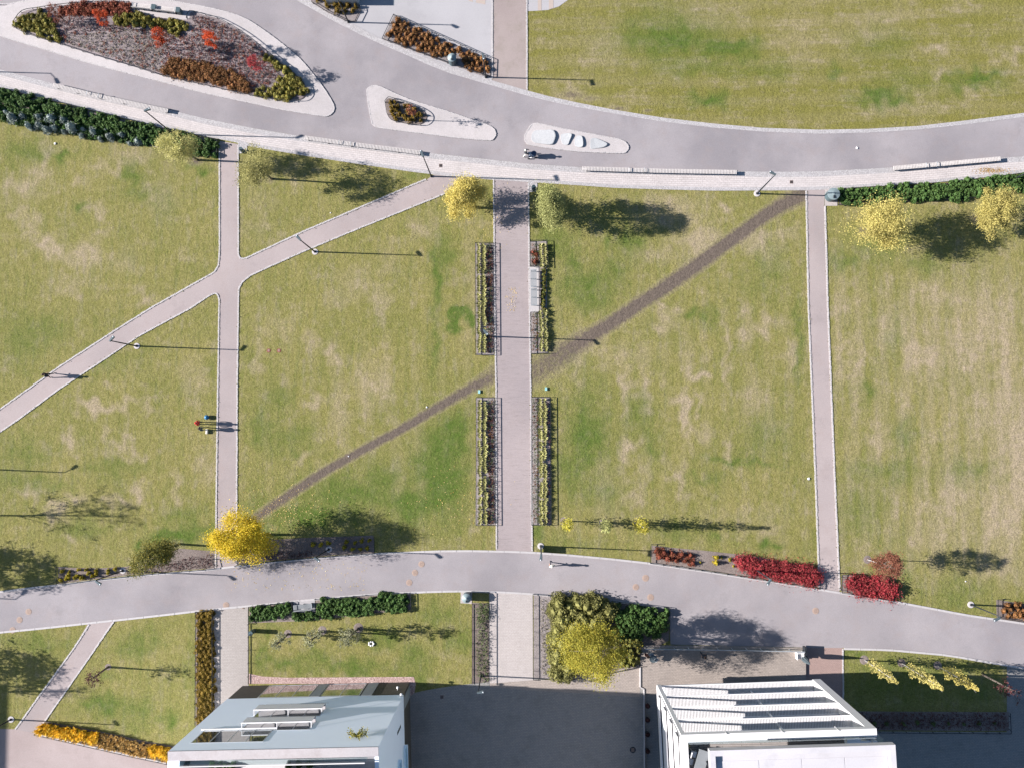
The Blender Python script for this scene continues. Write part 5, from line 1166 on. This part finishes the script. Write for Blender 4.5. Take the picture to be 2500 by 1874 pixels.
for p, lb in (((1588,1594),'pale chair on the road side of the small terrace table'),((1600,1606),'pale chair right of the small terrace table')):
    c_ = thing('chair', lb, 'chair', P(*p, 0.2), 0.8)
    for nm, q in (('seat',(-0.2,0.2,-0.2,0.2,0.42,0.45)),('backrest',(-0.2,0.2,0.2,0.23,0.45,0.85))): m2 = MB(); m2.box(*q); m2.obj(nm, M['pale_metal'], c_)
    for a in (-0.18,0.18):
        for b in (-0.18,0.18): m2 = MB(); m2.box(a-0.015,a+0.015,b-0.015,b+0.015,0,0.42); m2.obj('leg', M['pale_metal'], c_)
# ================================================================ trees
tree('leafy_tree', 'pale yellow-green tree growing out of the upper left hedge', (482,391), (434,356), 4.8, 49, 1.8, 'f_pale', 7500, 0.06, dens=0.36)
tree('leafy_tree', 'pale yellow-green tree in the triangle lawn below the slim bin', (664,437), (624,410), 4.6, 50, 2.2, 'f_pale', 7500, 0.06, dens=0.38)
tree('leafy_tree', 'dense golden yellow tree left of the centre path below the promenade', (1160,507), (1131,484), 3.3, 61, 2.3, 'f_yellow', 22000, 0.06, trunk_r=0.12)
tree('leafy_tree', 'narrow light green tree right of the centre path below the promenade', (1338,528), (1343,502), 3.9, 47, 3.4, 'f_green', 22000, 0.06, clusters=80, trunk_r=0.12, el=(0.70,1.22,0))
tree('leafy_tree', 'left one of two pale yellow trees below the right hedge', (2113,563), (2158,545), 4.2, 63, 2.2, 'f_yellow2', 19000, 0.062, dens=0.5)
tree('leafy_tree', 'right one of two yellow trees below the right hedge', (2392,537), (2437,512), 3.8, 57, 2.2, 'f_yellow2', 19000, 0.062)
tree('leafy_tree', 'large amber yellow tree above the lower road beside the left path', (625,1304), (588,1312), 4.9, 75, 3.1, 'f_gold7', 30000, 0.06, clusters=80, trunk_r=0.14, limbs=16)
tree('leafy_tree', 'dusky olive tree with yellow specks in the bed by the lower road', (438,1327), (374,1354), 5.0, 56, 2.2, 'f_dusky', 17000, 0.055, el=(1.15,0.66,0.45), clusters=60)
tree('leafy_tree', 'big yellow-green tree behind the olive shrubs', (1430,1548), (1447,1586), 6.0, 82, 3.4, 'f_ygreen', 34000, 0.06, clusters=80, trunk_r=0.16, limbs=16)
tree('leafy_tree', 'copper red young tree with a white trunk on the lower right lawn', (2118,1365), (2169,1381), 4.5, 33, 2.2, 'f_copper', 6500, 0.055, 'bark_pale', clusters=48, dens=0.34, trunk_r=0.045)
tree('leafy_tree', 'thin dark red young tree with sparse leaves on the lower left lawn', (265,1627), (230,1652), 2.8, 22, 1.3, 'f_maroon', 420, 0.07, clusters=18, dens=0.25)
tree('leafy_tree', 'sparse red leaved tree at the right end of the shaded lawn', (2400,1646), (2466,1680), 4.8, 30, 1.6, 'f_maroon', 380, 0.075, clusters=16, dens=0.25)
tree('leafy_tree', 'small whitish green tree, leftmost in the lawn below the lower hedge', (703,1547), (682,1566), 2.9, 22, 1.6, 'f_white', 620, 0.07, clusters=20, dens=0.24)
tree('leafy_tree', 'small whitish green tree, middle one in the lawn below the lower hedge', (787,1540), (764,1558), 2.9, 23, 1.7, 'f_white', 720, 0.07, clusters=20, dens=0.24)
tree('leafy_tree', 'small whitish green tree, rightmost in the lawn below the lower hedge', (875,1534), (850,1556), 3.2, 27, 1.9, 'f_white', 1000, 0.07, clusters=24, dens=0.26)
column_tree('poplar', 'slim yellow-topped poplar nearest the centre path above the lower road', (1382,1271), 5.8, 0.50, 'f_ygreen', 900, group='slim poplars above the lower road')
column_tree('poplar', 'slim green poplar, middle of the three above the lower road', (1472,1276), 5.6, 0.48, 'f_green', 900, group='slim poplars above the lower road')
column_tree('poplar', 'slim yellow poplar farthest right of the three above the lower road', (1556,1274), 6.2, 0.62, 'f_ygreen', 1300, group='slim poplars above the lower road')
column_tree('birch', 'slim pale birch, leftmost in the half shaded lawn', (2112,1611), 6.9, 0.50, 'f_yellow2', 1200, group='slim birches in the half shaded lawn')
column_tree('birch', 'slim pale birch, middle one in the half shaded lawn', (2203,1619), 7.7, 0.55, 'f_yellow2', 1500, group='slim birches in the half shaded lawn')
column_tree('birch', 'slim pale birch, rightmost in the half shaded lawn', (2290,1625), 7.0, 0.55, 'f_yellow', 1400, group='slim birches in the half shaded lawn')
# trees beyond the left edge whose shadows reach in
tree('leafy_tree', 'tree beyond the left edge by the lower road', (-235,1378), (-330,1405), 5.5, 78, 2.3, 'f_pale', 5500, 0.10)
tree('bare_tree', 'tall sparse tree beyond the left edge of the left lawn', (-230,1256), (-340,1260), 8.0, 75, 3.2, 'f_dusky', 900, 0.09, dens=0.3, limbs=24)
tree('leafy_tree', 'tree beyond the left edge near the lower left path', (-225,1618), (-330,1660), 5.6, 60, 2.0, 'f_pale', 4200, 0.10)
tree('bare_tree', 'thin sparse tree beyond the left edge near the corner plaza', (-190,1688), (-260,1720), 6.0, 40, 2.4, 'f_dusky', 260, 0.08, dens=0.3, limbs=22)
# small soil rings under trees
for i, (px, py, r) in enumerate([(1378,1271,9),(1470,1275,7),(1554,1274,7),(703,1546,9),(787,1538,10),(875,1532,11),(2110,1610,10),(2201,1617,9),(2289,1623,9),(2118,1365,9),(264,1627,7)]):
    c = P(px, py); m2 = MB(); m2.lathe((c.x,c.y,0), [(r/24.4*1.1,0.0),(r/24.4*0.8,0.02)], 14); m2.obj('tree_pit', M['soil'], kind='structure')
# small trees and scarlet plants inside the big oval bed
for (cx, cy, hc, r, mt, lb, n) in ((385,90,2.8,25,'f_scarlet','scarlet small tree in the middle of the big oval bed',2600),(512,96,2.9,25,'f_scarlet','orange-red small tree right of the middle of the big oval bed',2600),(622,154,2.8,23,'f_red','crimson small tree near the right end of the big oval bed',1900),
    (246,44,2.3,25,'f_scarlet','orange-red small tree near the left pale bench of the big oval bed',2000),(134,30,1.9,24,'f_rust','rusty red small tree at the left of the big oval bed',1500),(1004,266,3.0,15,'f_rust','thin red sapling in the small island bed',420)):
    f = hc/(H-hc); bx, by = cx+(1300-cx)*f/(1+f), cy+(1040-cy)*f/(1+f)
    tree('small_tree', lb, (bx,by), (cx,cy), hc, r, 1.25, mt, n, 0.05, clusters=22, dens=0.2, trunk_r=0.035, limbs=10, el=(0.85,1.1,0.4))
# ================================================================ hedges and shrubs (every plant its own thing)
def hedge(name, meshes, spots, label, cat):
    o0 = P(spots[0][0], spots[0][1], 0.02); t = thing(name, label, cat, o0)
    for s in spots:
        o = link('clump', meshes[RNG.randrange(len(meshes))], t, P(s[0], s[1], 0.02)-o0); k = RNG.uniform(0.98, 1.42)
        o.scale = (k, k, k*RNG.uniform(0.85,1.15)); o.rotation_euler = (0,0,RNG.uniform(0,6.28))
def fam(name, mat, r, h, n, size, k=4, **kw): return [shrub_mesh(name, M[mat], r, h, n, size, **kw) for _ in range(k)]
BOX = fam('clump','f_box',0.36,0.52,420,0.05)
hedge('hedge', BOX, scatter(HED1, 12.2)[:298], 'dark green clipped hedge along the promenade behind the blue spruces', 'hedge')
hedge('hedge', BOX, scatter([(x, y) for x, y in HED2], 11.6), 'dark green hedge along the right end of the promenade, above the yellow trees', 'hedge')
hedge('hedge', BOX, scatter([(612,1518),(612,1484),(713,1471),(714,1498)], 11.5)+scatter([(716,1510),(718,1498),(770,1493),(772,1512)], 10)+scatter([(772,1511),(772,1465),(907,1453),(1000,1449),(1002,1485),(880,1498)], 11.5), 'dark green hedge below the lower road with a gap for a bench', 'hedge')
BOXT = fam('clump','f_box',0.37,0.75,280,0.06)
hedge('hedge', BOXT, scatter([(1500,1470),(1628,1488),(1628,1545),(1560,1556),(1495,1560)], 14), 'block of dark green hedge right of the olive bushes', 'hedge')
hedge('hedge', fam('clump','f_dusky',0.36,0.7,260,0.06), scatter([(1500,1556),(1560,1552),(1562,1618),(1520,1628),(1500,1600)], 14), 'dusky olive hedge block beside the terrace corner', 'hedge')
GOLD = fam('clump','f_gold',0.37,0.36,420,0.05)
hedge('hedge', GOLD, scatter([(485,1493),(519,1489),(519,1772),(483,1772)], 12.0), 'long narrow golden brown hedge left of the beige path', 'hedge')
SPR = fam('blue_spruce','f_spruce',0.56,1.05,900,0.045,4,lumps=16,lr=0.34)
sp = [(22,283,1.5),(48,279,1.1),(4,268,.9),(86,280,1.05),(62,304,1.15),(88,301,1.15),(117,284,1.3),(108,312,1.1),(125,309,1.0),(147,287,1.1),(170,309,1.6),(148,316,.8),(222,318,1.25),(196,312,1.0),(262,330,1.25),(236,334,.75),(290,325,1.0),(309,345,.75),(328,340,1.05),(-20,262,1.4),(-45,270,1.2),(250,312,.7),(190,326,.8)]
plant('blue_spruce', SPR, [(x+ (1300-x)*0.012, y+(1040-y)*0.012, k) for x, y, k in sp], 'blue-grey dwarf spruce in the clump before the upper left hedge', 'spruce', 'blue spruces before the upper left hedge', 0.92, 1.08, z=0.0)
OLV = fam('olive_shrub','f_olive',0.44,0.55,520,0.05)
plant('olive_shrub', OLV, scatter([(42,62),(60,38),(100,28),(130,48),(150,82),(145,104),(97,90),(50,72)], 12), 'olive green shrub at the left tip of the big oval bed', 'shrub', 'olive shrubs at the left tip of the oval bed', z=0.1)
plant('olive_shrub', OLV, scatter([(285,35),(330,36),(400,48),(456,54),(466,78),(440,84),(380,68),(300,66),(280,55)], 12), 'olive green shrub in the row below the pale benches', 'shrub', 'olive shrubs below the pale benches', z=0.1)
plant('olive_shrub', OLV, scatter([(645,128),(682,154),(712,178),(740,208),(748,226),(742,240),(722,244),(669,240),(621,232),(622,215),(660,208),(690,190),(676,165),(650,148)], 12.5), 'olive green shrub at the right tip of the big oval bed', 'shrub', 'olive shrubs at the right tip of the oval bed', z=0.1)
RST = fam('rust_shrub','f_rust',0.36,0.5,340,0.045,spiky=0.05)
hedge('low_hedge', RST, scatter([(140,20),(193,14),(241,11),(322,13),(322,34),(280,36),(240,38),(200,40),(150,36)], 10.5), 'rusty red band of low shrubs along the top edge of the big oval bed', 'hedge')
hedge('low_hedge', fam('clump','f_orange',0.37,0.45,340,0.045,spiky=0.05), scatter([(400,182),(412,150),(440,146),(500,156),(560,174),(600,200),(612,226),(560,216),(500,202),(458,196)], 10.5), 'brown-orange band of low shrubs along the lower edge of the big oval bed', 'hedge')
ORG = fam('orange_shrub','f_orange',0.40,0.5,460,0.048)
bb = [(x, y) for x, y in scatter([(966,46),(1000,62),(1097,107),(1194,150),(1193,184),(1172,179),(1088,148),(1040,130),(1000,114),(945,94)], 13.6, 0.15) if not ((x-1106)**2+(y-153)**2 < 20**2 or (1112 < x < 1132 and 138 < y < 160))]
plant('orange_shrub', ORG, bb, 'round orange-brown shrub in the bed with the cone topped drum', 'shrub', 'orange shrubs of the drum bed', z=0.03)
plant('orange_shrub', fam('orange_shrub','f_gold',0.40,0.8,240,0.055), scatter([(752,-20),(858,-20),(870,20),(858,42),(842,46),(800,24),(770,6)], 17, 0.15), 'golden brown shrub in the bed at the top edge', 'shrub', 'golden shrubs of the top edge bed', z=0.03)
plant('olive_shrub', fam('olive_shrub','f_gold',0.30,0.6,200,0.05), scatter([(946,252),(962,248),(1000,262),(1036,278),(1038,294),(1018,302),(960,290)], 11.5), 'olive brown shrub in the small bed of the middle island', 'shrub', 'shrubs of the middle island bed', z=0.1)
RED = fam('clump','f_red',0.36,0.62,420,0.045,6,spiky=0.14,lumps=11)
hedge('hedge', RED, scatter([(1802,1358),(1860,1362),(1930,1374),(2000,1390),(2000,1428),(1900,1410),(1798,1394)], 12.5), 'long crimson barberry hedge left of the right path', 'hedge')
hedge('hedge', RED, scatter([(2066,1408),(2170,1410),(2186,1432),(2176,1456),(2098,1446),(2070,1430)], 12.0), 'short crimson barberry hedge right of the right path', 'hedge')
q = [(420,920),(500,935),(580,940),(675,955),(765,965),(455,985),(535,995),(620,1015),(710,1020),(790,1045)]
plant('rust_shrub', fam('rust_shrub','f_rust',0.42,0.6,420,0.05,spiky=0.06), [(1500+x/4.144, 1120+y/4.144+1) for x, y in q], 'small orange-red shrub in the double row at the left of the long red hedge bed', 'shrub', 'orange-red shrubs in a double row', z=0.02)
q = [((1020,985),'light green shrub, larger of two in the bare soil before the red hedge',1.1),((1018,1040),'light green shrub just below the larger one before the red hedge',1.0),((868,1042),'tiny green plant by the fence before the red hedge',.5),((1080,992),'small green plant right of the light green shrubs',.6),((1160,1012),'low green plant nearest the red hedge',.7),((1198,1080),'small yellow plant at the foot of the red hedge',.6)]
GRN = fam('green_shrub','f_yshrub',0.30,0.6,220,0.05)
plant('green_shrub', GRN, [(1500+x/4.144, 1120+y/4.144, k) for (x, y), _, k in q], [l for _, l, _ in q], 'shrub', None, z=0.02)
q = [(640,1128),(710,1135),(800,1120),(880,1115),(980,1125),(1100,1120),(1105,1150),(1178,1105),(625,1218),(682,1210),(700,1170),(790,1175),(770,1190),(840,1192),(905,1155),(945,1180),(985,1150)]
plant('yellow_shrub', GRN, [(x/4.144, 1120+y/4.144, RNG.uniform(.75,1.15)) for x, y in q], 'bright yellow shrub in the bed at the left of the lower road', 'shrub', 'yellow shrubs at the left of the lower road', z=0.02)
q = [(1440,840),(1520,840),(1590,820),(1665,815),(1500,905),(1575,905),(1650,895),(1410,890),(1250,850),(1105,865),(1180,868)]
plant('green_shrub', GRN, [(500+x/4.144, 1120+y/4.144) for x, y in q], 'yellow-green shrub in the tree shade right of the amber tree', 'shrub', 'shaded shrubs right of the amber tree', z=0.02)
plant('orange_shrub', ORG, scatter([(2445,1468),(2520,1480),(2600,1492),(2600,1526),(2500,1512),(2450,1500)], 15, 0.2), 'orange shrub in the bed at the right edge of the lower road', 'shrub', 'orange shrubs at the right edge', z=0.02)
OB = fam('olive_bush','f_oliveb',0.85,1.35,2200,0.06,5,lumps=26,lr=0.30,spiky=0.07)
hedge('bush_mass', OB, scatter([(1352,1462),(1420,1466),(1484,1470),(1486,1530),(1440,1556),(1390,1590),(1385,1645),(1350,1650),(1345,1560)], 22, 0.3), 'soft mass of olive bushes round the yellow-green tree below the lower road', 'bush')
q = [(550,1195),(680,1200),(845,1205),(985,1195),(1140,1200),(1300,1200),(1455,1205),(1610,1200),(1765,1200)]
plant('green_shrub', fam('green_shrub','f_plant',0.26,0.5,150,0.05), [(2000+x/4.144, 1474+y/4.144) for x, y in q], 'round green shrub in the row of the shaded bed beside the white block', 'shrub', 'round shrubs in the shaded bed', z=0.02)
# ================================================================ ground plants nobody could count
def rnd_spots(poly, step, jit=0.45, k=(0.6,1.3)): return [(x, y, RNG.uniform(*k)) for x, y in scatter(poly, step, jit)]
inner = [(128,50),(200,44),(285,58),(330,72),(400,74),(470,84),(470,40),(500,44),(572,72),(609,96),(645,126),(672,165),(684,190),(655,205),(615,212),(580,180),(500,152),(420,144),(398,180),(330,160),(241,132),(150,100)]
d_ = [(x, y, k) for x, y, k in rnd_spots(inner, 7.6, 0.3)]
west = [s for s in d_ if (s[0] < 330 and s[1] < 88 and s[1] < 70+ (330-s[0])*0.12) or s[0] > 400]
mid_ = [s for s in d_ if s not in west]
stuff_cloud('ground_cover', 'dark purple leafy tufts filling the big oval bed', 'ground cover', tufts(west, 0.13, 0.2, 15, 0.12), 0.055, 'f_purple')
stuff_cloud('ground_cover', 'dry grey-brown heather filling the middle of the big oval bed', 'ground cover', tufts(mid_, 0.14, 0.16, 14, 0.12), 0.045, 'f_silver')
stuff_cloud('ground_cover', 'rusty red low plants scattered through the big oval bed', 'ground cover', tufts([q for q in rnd_spots(inner, 10, 0.5) if RNG.random() < (0.55 if q[0] > 330 else 0.3)], 0.17, 0.2, 22, 0.12), 0.05, 'f_rust')
stuff_cloud('ground_cover', 'grey heather filling gaps of the big oval bed', 'ground cover', tufts(rnd_spots(inner, 11), 0.16, 0.10, 9, 0.12), 0.05, 'f_silver')
stuff_cloud('ground_cover', 'dark maroon low plants in the bed left of the amber tree', 'ground cover', tufts(rnd_spots([(300,1398),(330,1385),(420,1368),(520,1352),(524,1383),(420,1392),(310,1402)], 7)+rnd_spots([(585,1372),(600,1352),(760,1345),(760,1356),(640,1368)], 7), 0.18, 0.2, 12), 0.05, 'f_maroon')
stuff_cloud('ground_cover', 'maroon low plants in the shaded bed beside the white block', 'ground cover', tufts(rnd_spots([(2055,1738),(2460,1740),(2460,1780),(2055,1778)], 7.5), 0.2, 0.22, 12), 0.055, 'f_maroon')
stuff_cloud('ground_cover', 'withered brown plants right of the light paved path', 'ground cover', tufts(rnd_spots([(1318,1460),(1340,1462),(1338,1652),(1320,1650)], 7.5), 0.16, 0.16, 10), 0.05, 'f_silver')
stuff_cloud('ground_cover', 'green leafy plants left of the light paved path', 'ground cover', np.vstack([tufts(rnd_spots([(1164,1474),(1193,1474),(1193,1518),(1166,1520)], 7,k=(.9,1.3)), 0.22, 0.45, 34), tufts(rnd_spots([(1162,1520),(1190,1520),(1192,1600),(1192,1662),(1164,1662)], 7.5), 0.18, 0.3, 16)]), 0.055, 'f_plant')
def col(x0, x1, y0, y1, step, jx=2.0): return [(x0+(x1-x0)*(y-y0)/(y1-y0)+RNG.uniform(-jx,jx), y, RNG.uniform(0.75,1.25)) for y in np.arange(y0, y1, step)]
gr = []
for xa, y0, y1 in ((1169,600,862),(1181,600,862),(1171,978,1276),(1184,978,1276)): gr += col(xa, xa+1.5, y0, y1, 5.5)
for xa, y0, y1 in ((1319,600,654),(1329,600,654),(1320,762,860),(1331,762,858),(1319,975,1278),(1329,975,1278)): gr += col(xa, xa+2, y0, y1, 5.5)
gr = [s for s in gr if not (RNG.random() < 0.08)]
blades(gr, 0.24, 0.38, 46, 0.028, 'f_ggrass', 'ornamental_grass', 'pale green ornamental grass in rows along the centre path beds')
fl = []
for xa, y0, y1 in ((1190,600,864),(1198,600,864),(1193,978,1278),(1201,978,1278),(1301,600,650),(1309,600,650),(1302,766,860),(1310,766,860),(1304,975,1278),(1311,975,1278)): fl += col(xa, xa+1.5, y0, y1, 8.0, 1.5)
RNG.shuffle(fl); h_ = len(fl)//2
stuff_cloud('flowering_plants', 'small orange flowers in rows along the centre path beds', 'flowers', tufts(fl[:h_], 0.15, 0.24, 26), 0.045, 'f_orange')
stuff_cloud('flowering_plants', 'small dark leafy plants in rows along the centre path beds', 'flowers', tufts(fl[h_:], 0.18, 0.3, 26), 0.045, 'f_plant')
stuff_cloud('dark_stems', 'low dark stems in the centre path beds', 'plants', tufts(rnd_spots([(1188,600),(1203,600),(1206,862),(1190,862)], 6)+rnd_spots([(1190,978),(1207,978),(1208,1278),(1192,1278)], 6)+rnd_spots([(1330,600),(1336,600),(1337,650),(1331,650)], 6)+rnd_spots([(1334,975),(1342,975),(1344,1278),(1336,1278)], 6), 0.13, 0.26, 14), 0.04, 'f_maroon')
plant('rust_shrub', RST, [(1301,617,.8),(1309,620,.85),(1306,640,1.0)], ['small red shrub at the top of the upper right bed','second small red shrub in the upper right bed','round red shrub just above the grey double bench'], 'shrub', None, z=0.03)
plant('green_shrub', fam('green_shrub','f_dusky',0.34,0.4,240,0.055), [(1327+RNG.uniform(-2,2), y, 1) for y in range(660,762,11)], 'dusky green shrub in the row behind the grey double bench', 'shrub', 'dusky shrubs behind the double bench', z=0.02)
yel = [s for s in rnd_spots([(92,1782),(110,1762),(241,1785),(362,1811),(424,1824),(424,1858),(314,1835),(217,1813)], 5.6)]
front = [s for s in yel if s[1] > interp([(90,1779),(217,1802),(314,1824),(424,1848)], s[0])]
back = [s for s in yel if s not in front and (s[0] < 245 or s[0] > 372)]; mid2 = [s for s in yel if s not in front and s not in back]
blades(back, 0.30, 0.75, 50, 0.03, 'f_ygrass', 'ornamental_grass', 'bright yellow ornamental grass in the corner bed', cat='ornamental grass')
blades(front+mid2[::2], 0.24, 0.5, 40, 0.03, 'f_bgrass', 'ornamental_grass', 'brown and straw ornamental grass along the front of the corner bed')
# fallen leaves
lv = []
for _ in range(620):
    a = RNG.gauss(0,1); b = RNG.gauss(0,1); x, y = 700+a*75, 1255+b*40
    if y < 1330 and x > 590: lv.append(tuple(P(x, y, 0.02)))
for _ in range(260): lv.append(tuple(P(RNG.uniform(560,900), RNG.uniform(1370,1440)**1.0, 0.03)))
for _ in range(90): lv.append(tuple(P(RNG.gauss(1250,8), RNG.uniform(700,760), 0.03)))
for _ in range(200): lv.append(tuple(P(RNG.gauss(1120,50), RNG.gauss(1230,50), 0.02)))
for _ in range(120): lv.append(tuple(P(RNG.gauss(1200,30), RNG.gauss(520,40), 0.02)))
stuff_cloud('fallen_leaves', 'scattered yellow fallen leaves on grass and road near the trees', 'fallen leaves', lv, 0.05, 'f_fallen', up=2.0)
lv = [tuple(P(2420+RNG.gauss(0,22), 417-0.02*0+RNG.gauss(0,3.4)-(RNG.random()-0.5)*2, 0.04)) for _ in range(420)]
stuff_cloud('fallen_leaves', 'drift of brown leaves on the promenade near the right hedge', 'fallen leaves', lv, 0.05, 'f_bgrass', up=2.0)
# rough taller grass tufts breaking the lawn surface beside trunks and edges
tf = []
for L_ in SETT_LINES[:8]:
    for p_ in resample([P(*q) for q in L_], 0.22):
        if RNG.random() < 0.75: tf.append((p_.x+RNG.uniform(-0.16,0.16), p_.y+RNG.uniform(-0.16,0.16), RNG.uniform(0.02,0.07)))
M['f_lawn'] = leaf_mat('lawn_fringe', [(0.11,0.12,0.035),(0.18,0.17,0.06),(0.22,0.19,0.10)], 0.2)
stuff_cloud('grass_fringe', 'uneven fringe of grass creeping over the path edges', 'grass', tf, 0.06, 'f_lawn', up=1.5)
